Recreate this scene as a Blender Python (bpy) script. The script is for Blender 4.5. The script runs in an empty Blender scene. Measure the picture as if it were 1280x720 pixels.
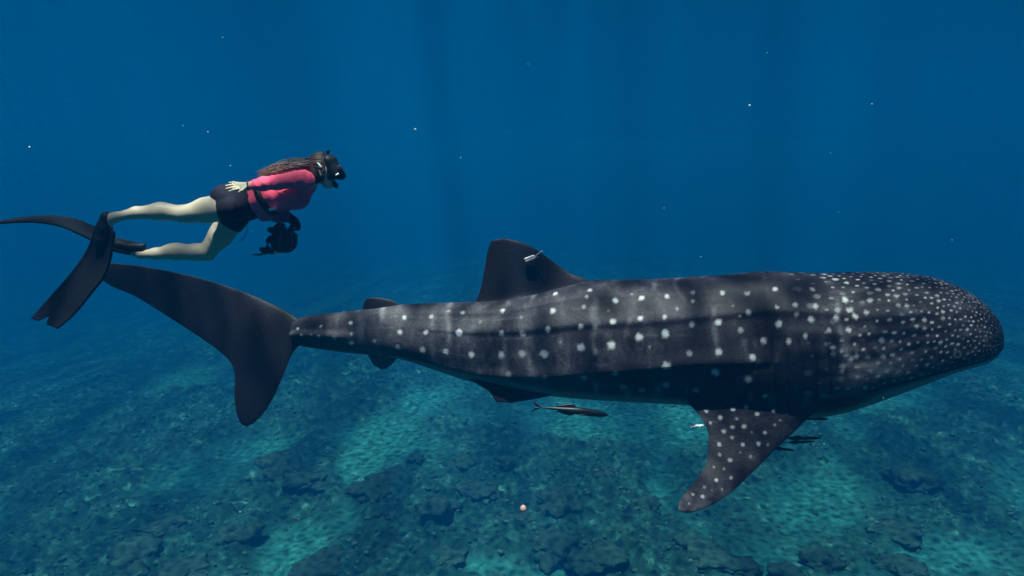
import bpy, bmesh, math, random
import numpy as np
from mathutils import Vector, Matrix

rng = np.random.default_rng(7)
random.seed(7)
S = bpy.context.scene
COL = S.collection

# ------------------------------------------------------------------ camera
W_PX, H_PX = 1280.0, 720.0          # pixel frame of the photograph, for measured points
FPX = 914.0
PITCH = math.radians(9.0)
CAM = np.array([0.0, 0.0, -11.0])   # water surface is z = 0
cam_d = bpy.data.cameras.new('camera')
cam_d.sensor_width = 36.0
cam_d.lens = 36.0 * FPX / W_PX
cam_d.clip_start = 0.05
cam_d.clip_end = 1000.0
cam = bpy.data.objects.new('camera', cam_d)
cam.location = CAM
cam.rotation_euler = (math.radians(90) - PITCH, 0, 0)
COL.objects.link(cam)
S.camera = cam

# ------------------------------------------------------------------ world, sun, exposure
SUN_TRAVEL = Vector((0.10, 0.26, -1.0)).normalized()     # direction the light travels
to_sun = -SUN_TRAVEL
world = bpy.data.worlds.new('World')
S.world = world
world.use_nodes = True
wn = world.node_tree
bg = wn.nodes['Background']
sky = wn.nodes.new('ShaderNodeTexSky')
sky.sky_type = 'NISHITA'
sky.sun_disc = False
sky.sun_elevation = math.asin(to_sun.z)
sky.sun_rotation = math.atan2(to_sun.x, to_sun.y)
wn.links.new(sky.outputs[0], bg.inputs['Color'])
bg.inputs['Strength'].default_value = 0.06

sun_d = bpy.data.lights.new('sun', 'SUN')
sun_d.energy = 5.0
sun_d.angle = math.radians(0.6)
sun_d.color = (1.0, 0.95, 0.88)
sun = bpy.data.objects.new('sun', sun_d)
sun.rotation_euler = SUN_TRAVEL.to_track_quat('-Z', 'Y').to_euler()
sun.location = (0, 0, 30)
COL.objects.link(sun)

S.view_settings.view_transform = 'Standard'
S.view_settings.look = 'None'
S.view_settings.gamma = 1.0
S.view_settings.use_curve_mapping = False
S.view_settings.exposure = 1.75

S.render.engine = 'CYCLES'
cy = S.cycles
cy.use_denoising = True
try:
    cy.denoiser = 'OPENIMAGEDENOISE'
except Exception:
    pass
cy.max_bounces = 4
cy.diffuse_bounces = 2
cy.glossy_bounces = 2
cy.transmission_bounces = 2
cy.volume_bounces = 1
cy.transparent_max_bounces = 12
cy.caustics_reflective = False
cy.caustics_refractive = False
cy.sample_clamp_indirect = 4.0

# ------------------------------------------------------------------ measured points
FWD = np.array([0, math.cos(PITCH), -math.sin(PITCH)])
UP = np.array([0, math.sin(PITCH), math.cos(PITCH)])
RIGHT = np.array([1.0, 0, 0])

def ray(px, py):
    return FWD + RIGHT * ((px - 640.0) / FPX) + UP * ((360.0 - py) / FPX)

def on_plane(px, py, y0, k=0.0):
    """point seen at a photograph pixel on the upright plane y + k x = y0"""
    d = ray(px, py)
    t = y0 / (d[1] + k * d[0])
    return CAM + d * t

def on_level(px, py, z):
    d = ray(px, py)
    return CAM + d * ((z - CAM[2]) / d[2])

def project(p):
    q = p - CAM
    z = q @ FWD
    return 640 + FPX * (q @ RIGHT) / z, 360 - FPX * (q @ UP) / z, z

# ------------------------------------------------------------------ helpers
def smooth_interp(xk, yk, x):
    """C1 cubic through the knots, slopes limited so that it does not overshoot"""
    xk = np.asarray(xk, float); yk = np.asarray(yk, float); x = np.asarray(x, float)
    h = np.diff(xk); dl = np.diff(yk) / h
    m = np.zeros_like(yk)
    m[0], m[-1] = dl[0], dl[-1]
    for i in range(1, len(xk) - 1):
        if dl[i - 1] * dl[i] <= 0:
            m[i] = 0
        else:
            w1 = 2 * h[i] + h[i - 1]; w2 = h[i] + 2 * h[i - 1]
            m[i] = (w1 + w2) / (w1 / dl[i - 1] + w2 / dl[i])
    i = np.clip(np.searchsorted(xk, x) - 1, 0, len(h) - 1)
    t = np.clip((x - xk[i]) / h[i], 0, 1)
    return ((2*t**3 - 3*t**2 + 1) * yk[i] + (t**3 - 2*t**2 + t) * h[i] * m[i]
            + (-2*t**3 + 3*t**2) * yk[i+1] + (t**3 - t**2) * h[i] * m[i+1])

def curve_pts(pts, n):
    """resample a polyline as a smooth curve with n points evenly spaced"""
    pts = np.asarray(pts, float)
    s = np.r_[0, np.cumsum(np.linalg.norm(np.diff(pts, axis=0), axis=1))]
    s /= s[-1]
    t = np.linspace(0, 1, n)
    return np.stack([smooth_interp(s, pts[:, k], t) for k in range(pts.shape[1])], 1)

def _hash(ix, iy, iz, seed):
    h = (ix.astype(np.int64) * 374761393 + iy.astype(np.int64) * 668265263
         + iz.astype(np.int64) * 2147483647 + seed * 974634541) & 0x7fffffff
    h = ((h ^ (h >> 13)) * 1274126177) & 0x7fffffff
    h = h ^ (h >> 16)
    return (h & 0xffff) / 65535.0

def vnoise(p, seed=0):
    p = np.asarray(p, float)
    f = np.floor(p); u = p - f; u = u * u * (3 - 2 * u)
    i = f.astype(np.int64)
    r = 0
    for dx in (0, 1):
        for dy in (0, 1):
            for dz in (0, 1):
                w = ((u[:, 0] if dx else 1 - u[:, 0]) * (u[:, 1] if dy else 1 - u[:, 1])
                     * (u[:, 2] if dz else 1 - u[:, 2]))
                r = r + w * _hash(i[:, 0] + dx, i[:, 1] + dy, i[:, 2] + dz, seed)
    return r

def fbm(p, octaves=4, seed=0, gain=0.5):
    p = np.asarray(p, float)
    a, s, r = 1.0, 0.0, 0.0
    for o in range(octaves):
        r = r + a * vnoise(p * (2.03 ** o), seed + o * 17)
        s += a; a *= gain
    return r / s

def sstep(a, b, x):
    t = np.clip((x - a) / (b - a), 0, 1)
    return t * t * (3 - 2 * t)

def mesh_from(name, V, F, smooth=True, attrs=None):
    me = bpy.data.meshes.new(name)
    V = np.asarray(V, np.float32)
    if isinstance(F, np.ndarray):
        n, k = F.shape
        me.vertices.add(len(V)); me.vertices.foreach_set('co', V.ravel())
        me.loops.add(n * k); me.loops.foreach_set('vertex_index', F.astype(np.int32).ravel())
        me.polygons.add(n)
        me.polygons.foreach_set('loop_start', np.arange(0, n * k, k, dtype=np.int32))
        me.update(calc_edges=True)
    else:
        me.from_pydata([tuple(v) for v in V], [], F)
    me.validate()
    if smooth:
        me.polygons.foreach_set('use_smooth', np.ones(len(me.polygons), bool))
    for k, v in (attrs or {}).items():
        a = me.attributes.new(k, 'FLOAT', 'POINT')
        a.data.foreach_set('value', np.asarray(v, np.float32))
    me.update()
    return me

def link(name, me, mat, parent=None, label=None, cat=None, group=None, kind=None, loc=None):
    o = bpy.data.objects.new(name, me)
    COL.objects.link(o)
    if me is not None and mat is not None and not me.materials:
        me.materials.append(mat)
    if parent is not None: o.parent = parent
    if label: o['label'] = label
    if cat: o['category'] = cat
    if group: o['group'] = group
    if kind: o['kind'] = kind
    if loc is not None: o.location = loc
    return o

def merge(parts):
    """join (V, F4, attrs) pieces into one; F are quads"""
    V, F, n = [], [], 0
    A = {}
    for v, f, at in parts:
        V.append(v); F.append(f + n); n += len(v)
        for k, a in at.items(): A.setdefault(k, []).append(a)
    return np.concatenate(V), np.concatenate(F), {k: np.concatenate(a) for k, a in A.items()}

def grid_faces(nu, nv, wrap_v=False, flip=False):
    i = np.arange(nu - 1)[:, None]
    j = np.arange(nv if wrap_v else nv - 1)[None, :]
    j2 = (j + 1) % nv
    f = np.stack([i * nv + j + 0 * i, (i + 1) * nv + j, (i + 1) * nv + j2, i * nv + j2], -1).reshape(-1, 4)
    return f[:, ::-1].copy() if flip else f

def tube(pts, radii, n=10, cap=True):
    pts = np.asarray(pts, float)
    radii = np.broadcast_to(np.asarray(radii, float), (len(pts),))
    if cap:
        d0 = pts[0] - pts[1]; d1 = pts[-1] - pts[-2]
        d0 /= np.linalg.norm(d0); d1 /= np.linalg.norm(d1)
        pts = np.vstack([pts[0] + d0 * radii[0] * .5, pts[0] + d0 * radii[0] * .35, pts, pts[-1] + d1 * radii[-1] * .35, pts[-1] + d1 * radii[-1] * .5])
        radii = np.r_[radii[0] * .05, radii[0] * .6, radii, radii[-1] * .6, radii[-1] * .05]
    tan = np.gradient(pts, axis=0)
    tan /= np.linalg.norm(tan, axis=1)[:, None] + 1e-12
    ref = np.array([0, 0, 1.0]) if abs(tan[:, 2]).mean() < .85 else np.array([0, 1.0, 0])
    a = np.cross(tan, ref); a /= np.linalg.norm(a, axis=1)[:, None] + 1e-12
    b = np.cross(a, tan)
    th = np.linspace(0, 2 * np.pi, n, endpoint=False)
    V = (pts[:, None] + radii[:, None, None] * (a[:, None] * np.cos(th)[None, :, None] + b[:, None] * np.sin(th)[None, :, None]))
    return V.reshape(-1, 3), grid_faces(len(pts), n, True), {}

# ---- signed-distance bodies turned into one continuous skin
class Field:
    def __init__(self, lo, hi, h):
        self.lo = np.array(lo, float); self.h = h
        self.n = np.ceil((np.array(hi) - self.lo) / h).astype(int) + 1
        self.F = np.full(self.n, 1.0, np.float32)
    def _box(self, lo, hi):
        a = np.clip(np.floor((np.array(lo) - self.lo) / self.h).astype(int), 0, self.n)
        b = np.clip(np.ceil((np.array(hi) - self.lo) / self.h).astype(int) + 1, 0, self.n)
        sl = tuple(slice(a[k], b[k]) for k in range(3))
        g = [self.lo[k] + self.h * np.arange(a[k], b[k]) for k in range(3)]
        return sl, g[0][:, None, None], g[1][None, :, None], g[2][None, None, :]
    def _min(self, sl, d, k):
        f = self.F[sl]
        if k > 0:
            h = np.maximum(k - np.abs(f - d), 0) / k
            self.F[sl] = np.minimum(f, d) - h * h * k * 0.25
        else:
            self.F[sl] = np.minimum(f, d)
    def cone(self, a, b, ra, rb, k=0.02, sy=1.0):
        """tapered limb from a to b; sy widens it across the body (y)"""
        a = np.array(a, float); b = np.array(b, float)
        m = max(ra, rb) * max(sy, 1) + 2 * k + 0.03
        sl, X, Y, Z = self._box(np.minimum(a, b) - m, np.maximum(a, b) + m)
        ab = b - a
        L = ab @ ab + 1e-12
        t = np.clip(((X - a[0]) * ab[0] + (Y - a[1]) * ab[1] + (Z - a[2]) * ab[2]) / L, 0, 1)
        d = np.sqrt((X - a[0] - t * ab[0])**2 + ((Y - a[1] - t * ab[1]) / sy)**2 + (Z - a[2] - t * ab[2])**2) - (ra + (rb - ra) * t)
        self._min(sl, d.astype(np.float32), k)
    def chain(self, pts, radii, k=0.02, sy=1.0):
        for i in range(len(pts) - 1):
            s = sy if np.isscalar(sy) else sy[i]
            self.cone(pts[i], pts[i+1], radii[i], radii[i+1], k, s)
    def ball(self, c, r, k=0.02):
        c = np.array(c, float); r = np.broadcast_to(np.array(r, float), (3,))
        m = r.max() + 2 * k + .03
        sl, X, Y, Z = self._box(c - m, c + m)
        q = np.sqrt(((X - c[0]) / r[0])**2 + ((Y - c[1]) / r[1])**2 + ((Z - c[2]) / r[2])**2)
        self._min(sl, ((q - 1) * r.min()).astype(np.float32), k)
    def cut(self, p, n, sl=None):
        """keep only the side of the plane that n points away from"""
        p = np.array(p, float); n = np.array(n, float); n /= np.linalg.norm(n)
        g = [self.lo[k] + self.h * np.arange(self.n[k]) for k in range(3)]
        d = ((g[0][:, None, None] - p[0]) * n[0] + (g[1][None, :, None] - p[1]) * n[1] + (g[2][None, None, :] - p[2]) * n[2])
        self.F = np.maximum(self.F, d.astype(np.float32))
    def mesh(self):
        F = self.F
        ins = F < 0
        nx, ny, nz = F.shape
        cnt = np.zeros((nx-1, ny-1, nz-1), np.int8)
        offs = [(a, b, c) for a in (0, 1) for b in (0, 1) for c in (0, 1)]
        for a, b, c in offs:
            cnt += ins[a:nx-1+a, b:ny-1+b, c:nz-1+c]
        act = (cnt > 0) & (cnt < 8)
        idx = np.argwhere(act)
        ids = np.full(act.shape, -1, np.int64); ids[act] = np.arange(len(idx))
        acc = np.zeros((len(idx), 3)); num = np.zeros(len(idx))
        edges = [(p, q) for p in offs for q in offs if sum(q) - sum(p) == 1 and all(q[k] >= p[k] for k in range(3))]
        for p, q in edges:
            fp = F[idx[:, 0] + p[0], idx[:, 1] + p[1], idx[:, 2] + p[2]].astype(float)
            fq = F[idx[:, 0] + q[0], idx[:, 1] + q[1], idx[:, 2] + q[2]].astype(float)
            c = (fp < 0) != (fq < 0)
            t = np.where(c, fp / np.where(c, fp - fq, 1), 0)
            pos = np.array(p)[None] + t[:, None] * (np.array(q) - np.array(p))[None]
            acc += np.where(c[:, None], pos, 0); num += c
        V = self.lo + self.h * (idx + acc / num[:, None])
        Q = []
        for ax in range(3):
            sh = [nx, ny, nz]
            u, w = [(1, 2), (2, 0), (0, 1)][ax]
            s0 = [slice(1, sh[k] - 1) for k in range(3)]; s1 = list(s0)
            s0[ax] = slice(0, sh[ax] - 1); s1[ax] = slice(1, sh[ax])
            A = ins[tuple(s0)]; B = ins[tuple(s1)]
            e = np.argwhere(A != B)
            if not len(e): continue
            fl = A[tuple(e.T)]
            o = np.array([s0[k].start for k in range(3)])
            g = e + o
            def cell(du, dw):
                c = g.copy(); c[:, u] -= du; c[:, w] -= dw
                return ids[c[:, 0], c[:, 1], c[:, 2]]
            q = np.stack([cell(0, 0), cell(1, 0), cell(1, 1), cell(0, 1)], 1)
            q[~fl] = q[~fl][:, ::-1]
            Q.append(q)
        return V, np.concatenate(Q)

def laplace(V, F, it=2, lam=0.5):
    V = V.copy()
    E = np.concatenate([F[:, [0, 1]], F[:, [1, 2]], F[:, [2, 3]], F[:, [3, 0]]])
    n = len(V)
    deg = np.bincount(E.ravel(), minlength=n).astype(float)
    for _ in range(it):
        S_ = np.zeros_like(V)
        for k in range(3):
            S_[:, k] = np.bincount(E[:, 0], V[E[:, 1], k], n) + np.bincount(E[:, 1], V[E[:, 0], k], n)
        V += lam * (S_ / deg[:, None] - V)
    return V

# ------------------------------------------------------------------ materials
def mat(name, color=(.5, .5, .5), rough=.6, spec=.3, metal=0.0, noise=0.15, nscale=20.0, bump=0.0, bscale=80.0):
    """principled material with procedural colour variation and fine relief"""
    m = bpy.data.materials.new(name)
    m.use_nodes = True
    nt = m.node_tree
    b = nt.nodes['Principled BSDF']
    b.inputs['Roughness'].default_value = rough
    b.inputs['Metallic'].default_value = metal
    b.inputs['Specular IOR Level'].default_value = spec
    tc = nt.nodes.new('ShaderNodeTexCoord')
    n = nt.nodes.new('ShaderNodeTexNoise')
    n.inputs['Scale'].default_value = nscale
    n.inputs['Detail'].default_value = 5
    nt.links.new(tc.outputs['Object'], n.inputs['Vector'])
    mx = nt.nodes.new('ShaderNodeMix'); mx.data_type = 'RGBA'
    c = np.array(color)
    mx.inputs[6].default_value = (*np.clip(c * (1 - noise), 0, 1), 1)
    mx.inputs[7].default_value = (*np.clip(c * (1 + noise), 0, 1), 1)
    nt.links.new(n.outputs['Fac'], mx.inputs[0])
    nt.links.new(mx.outputs[2], b.inputs['Base Color'])
    if bump:
        n2 = nt.nodes.new('ShaderNodeTexNoise'); n2.inputs['Scale'].default_value = bscale; n2.inputs['Detail'].default_value = 4
        nt.links.new(tc.outputs['Object'], n2.inputs['Vector'])
        bp = nt.nodes.new('ShaderNodeBump'); bp.inputs['Strength'].default_value = bump; bp.inputs['Distance'].default_value = 0.01
        nt.links.new(n2.outputs['Fac'], bp.inputs['Height'])
        nt.links.new(bp.outputs[0], b.inputs['Normal'])
    return m

def attr_node(nt, name):
    a = nt.nodes.new('ShaderNodeAttribute'); a.attribute_name = name
    return a.outputs['Fac']

def mix_rgb(nt, fac, a, b):
    mx = nt.nodes.new('ShaderNodeMix'); mx.data_type = 'RGBA'
    for sock, v in ((0, fac), (6, a), (7, b)):
        if isinstance(v, (tuple, list)): mx.inputs[sock].default_value = (*v, 1)
        elif isinstance(v, (int, float)): mx.inputs[sock].default_value = v
        else: nt.links.new(v, mx.inputs[sock])
    return mx.outputs[2]

def noise_node(nt, scale, detail=4, vec='Object', rough=.5):
    tc = nt.nodes.new('ShaderNodeTexCoord')
    n = nt.nodes.new('ShaderNodeTexNoise'); n.inputs['Scale'].default_value = scale
    n.inputs['Detail'].default_value = detail; n.inputs['Roughness'].default_value = rough
    nt.links.new(tc.outputs[vec], n.inputs['Vector'])
    return n.outputs['Fac']

def ramp(nt, fac, stops):
    r = nt.nodes.new('ShaderNodeValToRGB')
    e = r.color_ramp.elements
    while len(e) < len(stops): e.new(.5)
    for k, (p, c) in enumerate(stops):
        e[k].position = p; e[k].color = (*c, 1) if len(c) == 3 else c
    nt.links.new(fac, r.inputs[0])
    return r.outputs['Color']

# ================================================================== THE SETTING
FLOOR_Z = -23.0

# ---- water surface: a wavy sheet that lets the light in where it is steep and mirrors where it is grazing
def build_surface():
    def axis():
        a = np.arange(-36, 36.01, 0.45)
        b = 36 * (1.06 ** np.arange(1, 40))
        b = b[b < 258]
        return np.r_[-b[::-1], -0 + a, b]
    xs = axis(); ys = axis() + 8
    X, Y = np.meshgrid(xs, ys, indexing='ij')
    p = np.stack([X.ravel(), Y.ravel(), 0 * X.ravel()], 1)
    z = 0.30 * (fbm(p * 0.14, 2, 3) - .5) + 0.16 * (fbm(p * 0.5 + 9, 2, 5) - .5)
    p[:, 2] = z
    me = mesh_from('water_surface', p, grid_faces(len(xs), len(ys)))
    m = bpy.data.materials.new('water_surface'); m.use_nodes = True
    nt = m.node_tree
    nt.nodes.remove(nt.nodes['Principled BSDF'])
    out = nt.nodes['Material Output']
    tr = nt.nodes.new('ShaderNodeBsdfTransparent')
    gl = nt.nodes.new('ShaderNodeBsdfGlossy'); gl.inputs['Roughness'].default_value = .08
    fr = nt.nodes.new('ShaderNodeFresnel'); fr.inputs['IOR'].default_value = 1.33
    mixs = nt.nodes.new('ShaderNodeMixShader')
    # caustic net and shafts of sunlight painted into the sheet's transmission colour
    tc = nt.nodes.new('ShaderNodeTexCoord')
    wob = nt.nodes.new('ShaderNodeTexNoise'); wob.inputs['Scale'].default_value = 1.8; wob.inputs['Detail'].default_value = 2
    nt.links.new(tc.outputs['Object'], wob.inputs['Vector'])
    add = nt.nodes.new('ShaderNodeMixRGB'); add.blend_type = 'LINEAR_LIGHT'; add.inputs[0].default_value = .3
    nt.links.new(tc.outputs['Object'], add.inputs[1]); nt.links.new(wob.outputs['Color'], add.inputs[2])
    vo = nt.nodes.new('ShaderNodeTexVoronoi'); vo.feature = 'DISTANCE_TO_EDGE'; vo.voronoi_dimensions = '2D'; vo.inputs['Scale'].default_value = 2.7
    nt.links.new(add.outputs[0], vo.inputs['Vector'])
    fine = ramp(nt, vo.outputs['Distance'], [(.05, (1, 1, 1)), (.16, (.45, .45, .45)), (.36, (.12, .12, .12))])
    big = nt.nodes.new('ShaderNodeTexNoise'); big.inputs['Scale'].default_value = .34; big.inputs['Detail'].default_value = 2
    mp = nt.nodes.new('ShaderNodeMapping'); mp.inputs['Location'].default_value = (-.6, 0, 0); mp.inputs['Scale'].default_value = (1.0, .16, 1.0)   # long bands painted in for the light shafts
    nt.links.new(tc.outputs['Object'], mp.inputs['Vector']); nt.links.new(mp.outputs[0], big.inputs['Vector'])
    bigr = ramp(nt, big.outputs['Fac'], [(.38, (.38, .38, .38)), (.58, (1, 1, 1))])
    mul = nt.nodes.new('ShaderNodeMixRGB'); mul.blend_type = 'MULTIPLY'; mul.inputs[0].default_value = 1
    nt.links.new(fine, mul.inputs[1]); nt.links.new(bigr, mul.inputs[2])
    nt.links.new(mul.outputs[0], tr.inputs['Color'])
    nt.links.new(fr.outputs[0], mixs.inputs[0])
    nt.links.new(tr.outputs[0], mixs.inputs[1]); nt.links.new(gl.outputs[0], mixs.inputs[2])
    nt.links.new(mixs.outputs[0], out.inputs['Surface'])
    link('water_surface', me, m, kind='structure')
build_surface()

# ---- seafloor
FLOOR_BLOBS = [  # photograph pixel, radii in pixels, how much reef (+) or bare sand (-)
    (640, 645, 150, 55, 1.0), (745, 590, 90, 28, .8), (520, 700, 110, 40, .7), (590, 560, 60, 25, .35),
    (375, 585, 55, 38, .9), (130, 640, 130, 70, .6), (90, 500, 130, 45, .8), (790, 665, 40, 60, .6),
    (870, 700, 50, 25, .7), (1150, 545, 70, 40, .8), (1090, 665, 110, 40, .55), (1240, 560, 50, 60, .6),
    (240, 690, 70, 25, .6), (560, 440, 120, 14, .5), (330, 470, 80, 18, .6), (945, 560, 40, 30, .4),
    (520, 500, 32, 16, -1.0), (480, 545, 40, 26, -1.2), (440, 585, 32, 22, -1.0), (375, 680, 40, 30, -1.1),
    (440, 650, 20, 22, -.6), (600, 710, 45, 14, -.8), (720, 530, 130, 20, -.45), (820, 600, 24, 40, -1.0),
    (845, 530, 60, 25, -.6), (1020, 630, 55, 35, -.9), (1060, 545, 40, 35, -.7), (950, 700, 40, 25, -.7),
    (330, 545, 40, 14, -.5), (1180, 690, 50, 18, -.6), (710, 720, 30, 12, -.6),
]
def floor_base(x, y):
    """long slopes of the sea bed, without relief; it falls away to the left"""
    return FLOOR_Z - 0.13 * np.clip(-x - 7, 0, 60) - 0.04 * np.clip(x - 18, 0, 60) - 0.04 * np.clip(y - 44, 0, 120)

def reef_mask(x, y):
    p = np.stack([x, y, 0 * x], 1)
    m = .62 + .72 * (fbm(p * .15, 5, 40, .6) - .5) * 2 + .20 * sstep(36, 65, y)
    for px, py, rx, ry, a in FLOOR_BLOBS:
        c = on_level(px, py, FLOOR_Z)
        c1 = on_level(px + rx, py, FLOOR_Z); c2 = on_level(px, max(py - ry, 330), FLOOR_Z); c3 = on_level(px, py + ry, FLOOR_Z)
        sx = abs(c1[0] - c[0]); sy = (c2[1] - c3[1]) * .5
        # the columns of the picture fan out over the floor: shift the centre accordingly
        u = (x - c[0] * (y / c[1])) / sx; v = (y - c[1]) / sy
        m = m + a * .75 * np.exp(-(u * u + v * v))
    return np.clip(m, 0, 1)

def floor_height(x, y, m=None):
    if m is None: m = reef_mask(x, y)
    p = np.stack([x, y, 0 * x], 1)
    z = floor_base(x, y)
    z = z + .9 * (fbm(p * .12, 3, 50) - .5)
    r = sstep(.35, .85, m)
    z = z + r * (.2 + 1.2 * np.abs(fbm(p * .75, 4, 60, .6) - .45) + .75 * (fbm(p * 2.6, 4, 70, .65) - .5))
    z = z + (1 - r) * .22 * (fbm(p * 2.6, 4, 80, .65) - .5)
    return z

def build_floor():
    def axis(a0, a1, d, lo, hi, g):
        mid = np.arange(a0, a1, d)
        up = [mid[-1]]; s = d
        while up[-1] < hi: s *= g; up.append(up[-1] + s)
        dn = [mid[0]]; s = d
        while dn[-1] > lo: s *= g; dn.append(dn[-1] - s)
        return np.r_[np.array(dn[1:])[::-1], mid, np.array(up[1:])]
    xs = axis(-20, 20, .115, -240, 240, 1.03); ys = axis(17, 40, .115, -200, 240, 1.02)
    X, Y = np.meshgrid(xs, ys, indexing='ij')
    x, y = X.ravel(), Y.ravel()
    m = reef_mask(x, y)
    z = floor_height(x, y, m)
    pat = fbm(np.stack([x, y, z], 1) * 1.6, 4, 90, .6)
    me = mesh_from('seafloor', np.stack([x, y, z], 1), grid_faces(len(xs), len(ys)), attrs={'reef': m, 'patch': pat})
    M = bpy.data.materials.new('sea_bed'); M.use_nodes = True
    nt = M.node_tree; b = nt.nodes['Principled BSDF']
    b.inputs['Roughness'].default_value = .95; b.inputs['Specular IOR Level'].default_value = .1
    reef = attr_node(nt, 'reef'); patch = attr_node(nt, 'patch')
    f1 = noise_node(nt, 1.3, 11, rough=.74); f2 = noise_node(nt, 2.6, 9, rough=.70)
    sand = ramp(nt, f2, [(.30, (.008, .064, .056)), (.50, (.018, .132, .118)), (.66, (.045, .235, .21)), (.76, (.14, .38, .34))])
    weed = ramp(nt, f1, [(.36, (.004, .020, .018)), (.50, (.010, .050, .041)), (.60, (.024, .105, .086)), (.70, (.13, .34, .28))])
    mth = nt.nodes.new('ShaderNodeMath'); mth.operation = 'MULTIPLY_ADD'
    nt.links.new(f1, mth.inputs[0]); mth.inputs[1].default_value = .9; nt.links.new(reef, mth.inputs[2])
    mr = nt.nodes.new('ShaderNodeMapRange'); mr.inputs['From Min'].default_value = .72; mr.inputs['From Max'].default_value = 1.12
    nt.links.new(mth.outputs[0], mr.inputs['Value'])
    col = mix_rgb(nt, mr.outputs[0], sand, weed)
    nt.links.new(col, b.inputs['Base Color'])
    bp = nt.nodes.new('ShaderNodeBump'); bp.inputs['Strength'].default_value = .8; bp.inputs['Distance'].default_value = .12
    nt.links.new(f2, bp.inputs['Height']); nt.links.new(bp.outputs[0], b.inputs['Normal'])
    link('seafloor', me, M, kind='structure')
    return M
M_FLOOR = build_floor()

def lump_mesh(name, seed, sub=3, rough=.35, flat=.7):
    bm = bmesh.new()
    bmesh.ops.create_icosphere(bm, subdivisions=sub, radius=1.0)
    co = np.array([v.co for v in bm.verts])
    d = 1 + rough * 2 * (fbm(co * 1.5 + seed * 3.1, 3, seed) - .5) + rough * (fbm(co * 5 + seed, 3, seed + 5, .7) - .5)
    co = co * d[:, None]
    co[:, 2] = np.where(co[:, 2] < 0, co[:, 2] * .5, co[:, 2] * flat)
    for v, c in zip(bm.verts, co): v.co = c
    me = bpy.data.meshes.new(name); bm.to_mesh(me); bm.free()
    me.polygons.foreach_set('use_smooth', np.ones(len(me.polygons), bool))
    return me

def build_rubble():
    # loose coral rubble lying over the reef, one uncountable mass
    M = mat('rubble', (.030, .085, .066), .95, .1, noise=.95, nscale=3.0, bump=.6, bscale=12)
    protos = []
    for s in range(5):
        bm = bmesh.new(); bmesh.ops.create_icosphere(bm, subdivisions=1, radius=1)
        co = np.array([v.co for v in bm.verts]); f = np.array([[v.index for v in p.verts] for p in bm.faces]); bm.free()
        protos.append((co * (.6 + .8 * rng.random((len(co), 1))), f))
    N = 15000
    V, F, n = [], [], 0
    y = 16 + 40 * rng.random(N) ** 1.5
    x = (rng.random(N) * 2 - 1) * (5 + y * .72)
    m = reef_mask(x, y)
    keep = rng.random(N) < (.12 + .88 * sstep(.35, .8, m))
    x, y, m = x[keep], y[keep], m[keep]
    z = floor_height(x, y, m)
    size = .035 + .11 * rng.random(len(x)) ** 3
    for i in range(len(x)):
        co, f = protos[i % 5]
        a = rng.random() * 6.28; c, s = math.cos(a), math.sin(a)
        q = co * size[i] * np.array([1, .6 + .6 * rng.random(), .5 + .5 * rng.random()])
        q = np.stack([q[:, 0] * c - q[:, 1] * s, q[:, 0] * s + q[:, 1] * c, q[:, 2]], 1) + (x[i], y[i], z[i])
        V.append(q); F.append(f + n); n += len(q)
    link('coral_rubble', mesh_from('coral_rubble', np.concatenate(V), np.concatenate(F)), M, kind='stuff',
         label='loose coral rubble strewn over the dark reef patches', cat='rubble')
build_rubble()

def build_corals():
    M = mat('coral', (.018, .052, .042), .95, .1, noise=.85, nscale=5, bump=1.0, bscale=14)
    ms = [lump_mesh('coral_head', s, 4, .85, .55) for s in range(4)]
    spots = [(486, 596, .5), (462, 612, .55), (634, 592, .3), (650, 655, .55), (700, 640, .5), (760, 598, .45), (600, 622, .45),
             (545, 650, .5), (560, 700, .45), (690, 690, .5), (745, 700, .55), (800, 640, .5), (405, 700, .5), (230, 700, .55),
             (160, 680, .6), (205, 640, .45), (300, 660, .45), (875, 690, .55), (905, 708, .45), (1030, 700, .5), (1120, 660, .5),
             (1140, 600, .6), (985, 712, .4), (380, 600, .6), (350, 575, .6), (520, 575, .35), (580, 585, .35), (1125, 705, .5)]
    for i, (px, py, r) in enumerate(spots):
        p = on_level(px, py, FLOOR_Z + .2)
        z = float(floor_height(np.array([p[0]]), np.array([p[1]]))[0])
        o = link('coral_head', ms[i % 4], M, label='dark lumpy coral head growing on the seafloor', cat='coral', group='coral heads on the reef')
        o.location = (p[0], p[1], z + .02); o.rotation_euler = (0, 0, i * 1.9)
        r *= 1.35
        o.scale = (r * (1 + .3 * math.sin(i * 2.2)), r, r * (.8 + .35 * math.sin(i * 3.7)))
build_corals()

# ---- the water between: one closed box of even density
def build_haze():
    bm = bmesh.new(); bmesh.ops.create_cube(bm, size=1)
    me = bpy.data.meshes.new('haze'); bm.to_mesh(me); bm.free()
    m = bpy.data.materials.new('sea_water'); m.use_nodes = True
    nt = m.node_tree; nt.nodes.remove(nt.nodes['Principled BSDF'])
    v = nt.nodes.new('ShaderNodeVolumePrincipled')
    v.inputs['Color'].default_value = (0.0, .104, .292, 1)
    v.inputs['Absorption Color'].default_value = (0.0, .12, .15, 1)
    v.inputs['Density'].default_value = .028
    v.inputs['Anisotropy'].default_value = 0.0
    nt.links.new(v.outputs[0], nt.nodes['Material Output'].inputs['Volume'])
    o = link('haze', me, m, kind='stuff')
    z0, z1 = -56.0, 0.6
    o.scale = (560, 560, z1 - z0); o.location = (0, 10, (z0 + z1) / 2)
build_haze()

# ================================================================== WHALE SHARK
K_YAW, Y_SHARK = 0.12, 5.5
def SP(px, py, off=0.0):
    return on_plane(px, py, Y_SHARK + off, K_YAW)
NRM = np.array([K_YAW, 1.0, 0]); NRM /= np.linalg.norm(NRM)

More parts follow.
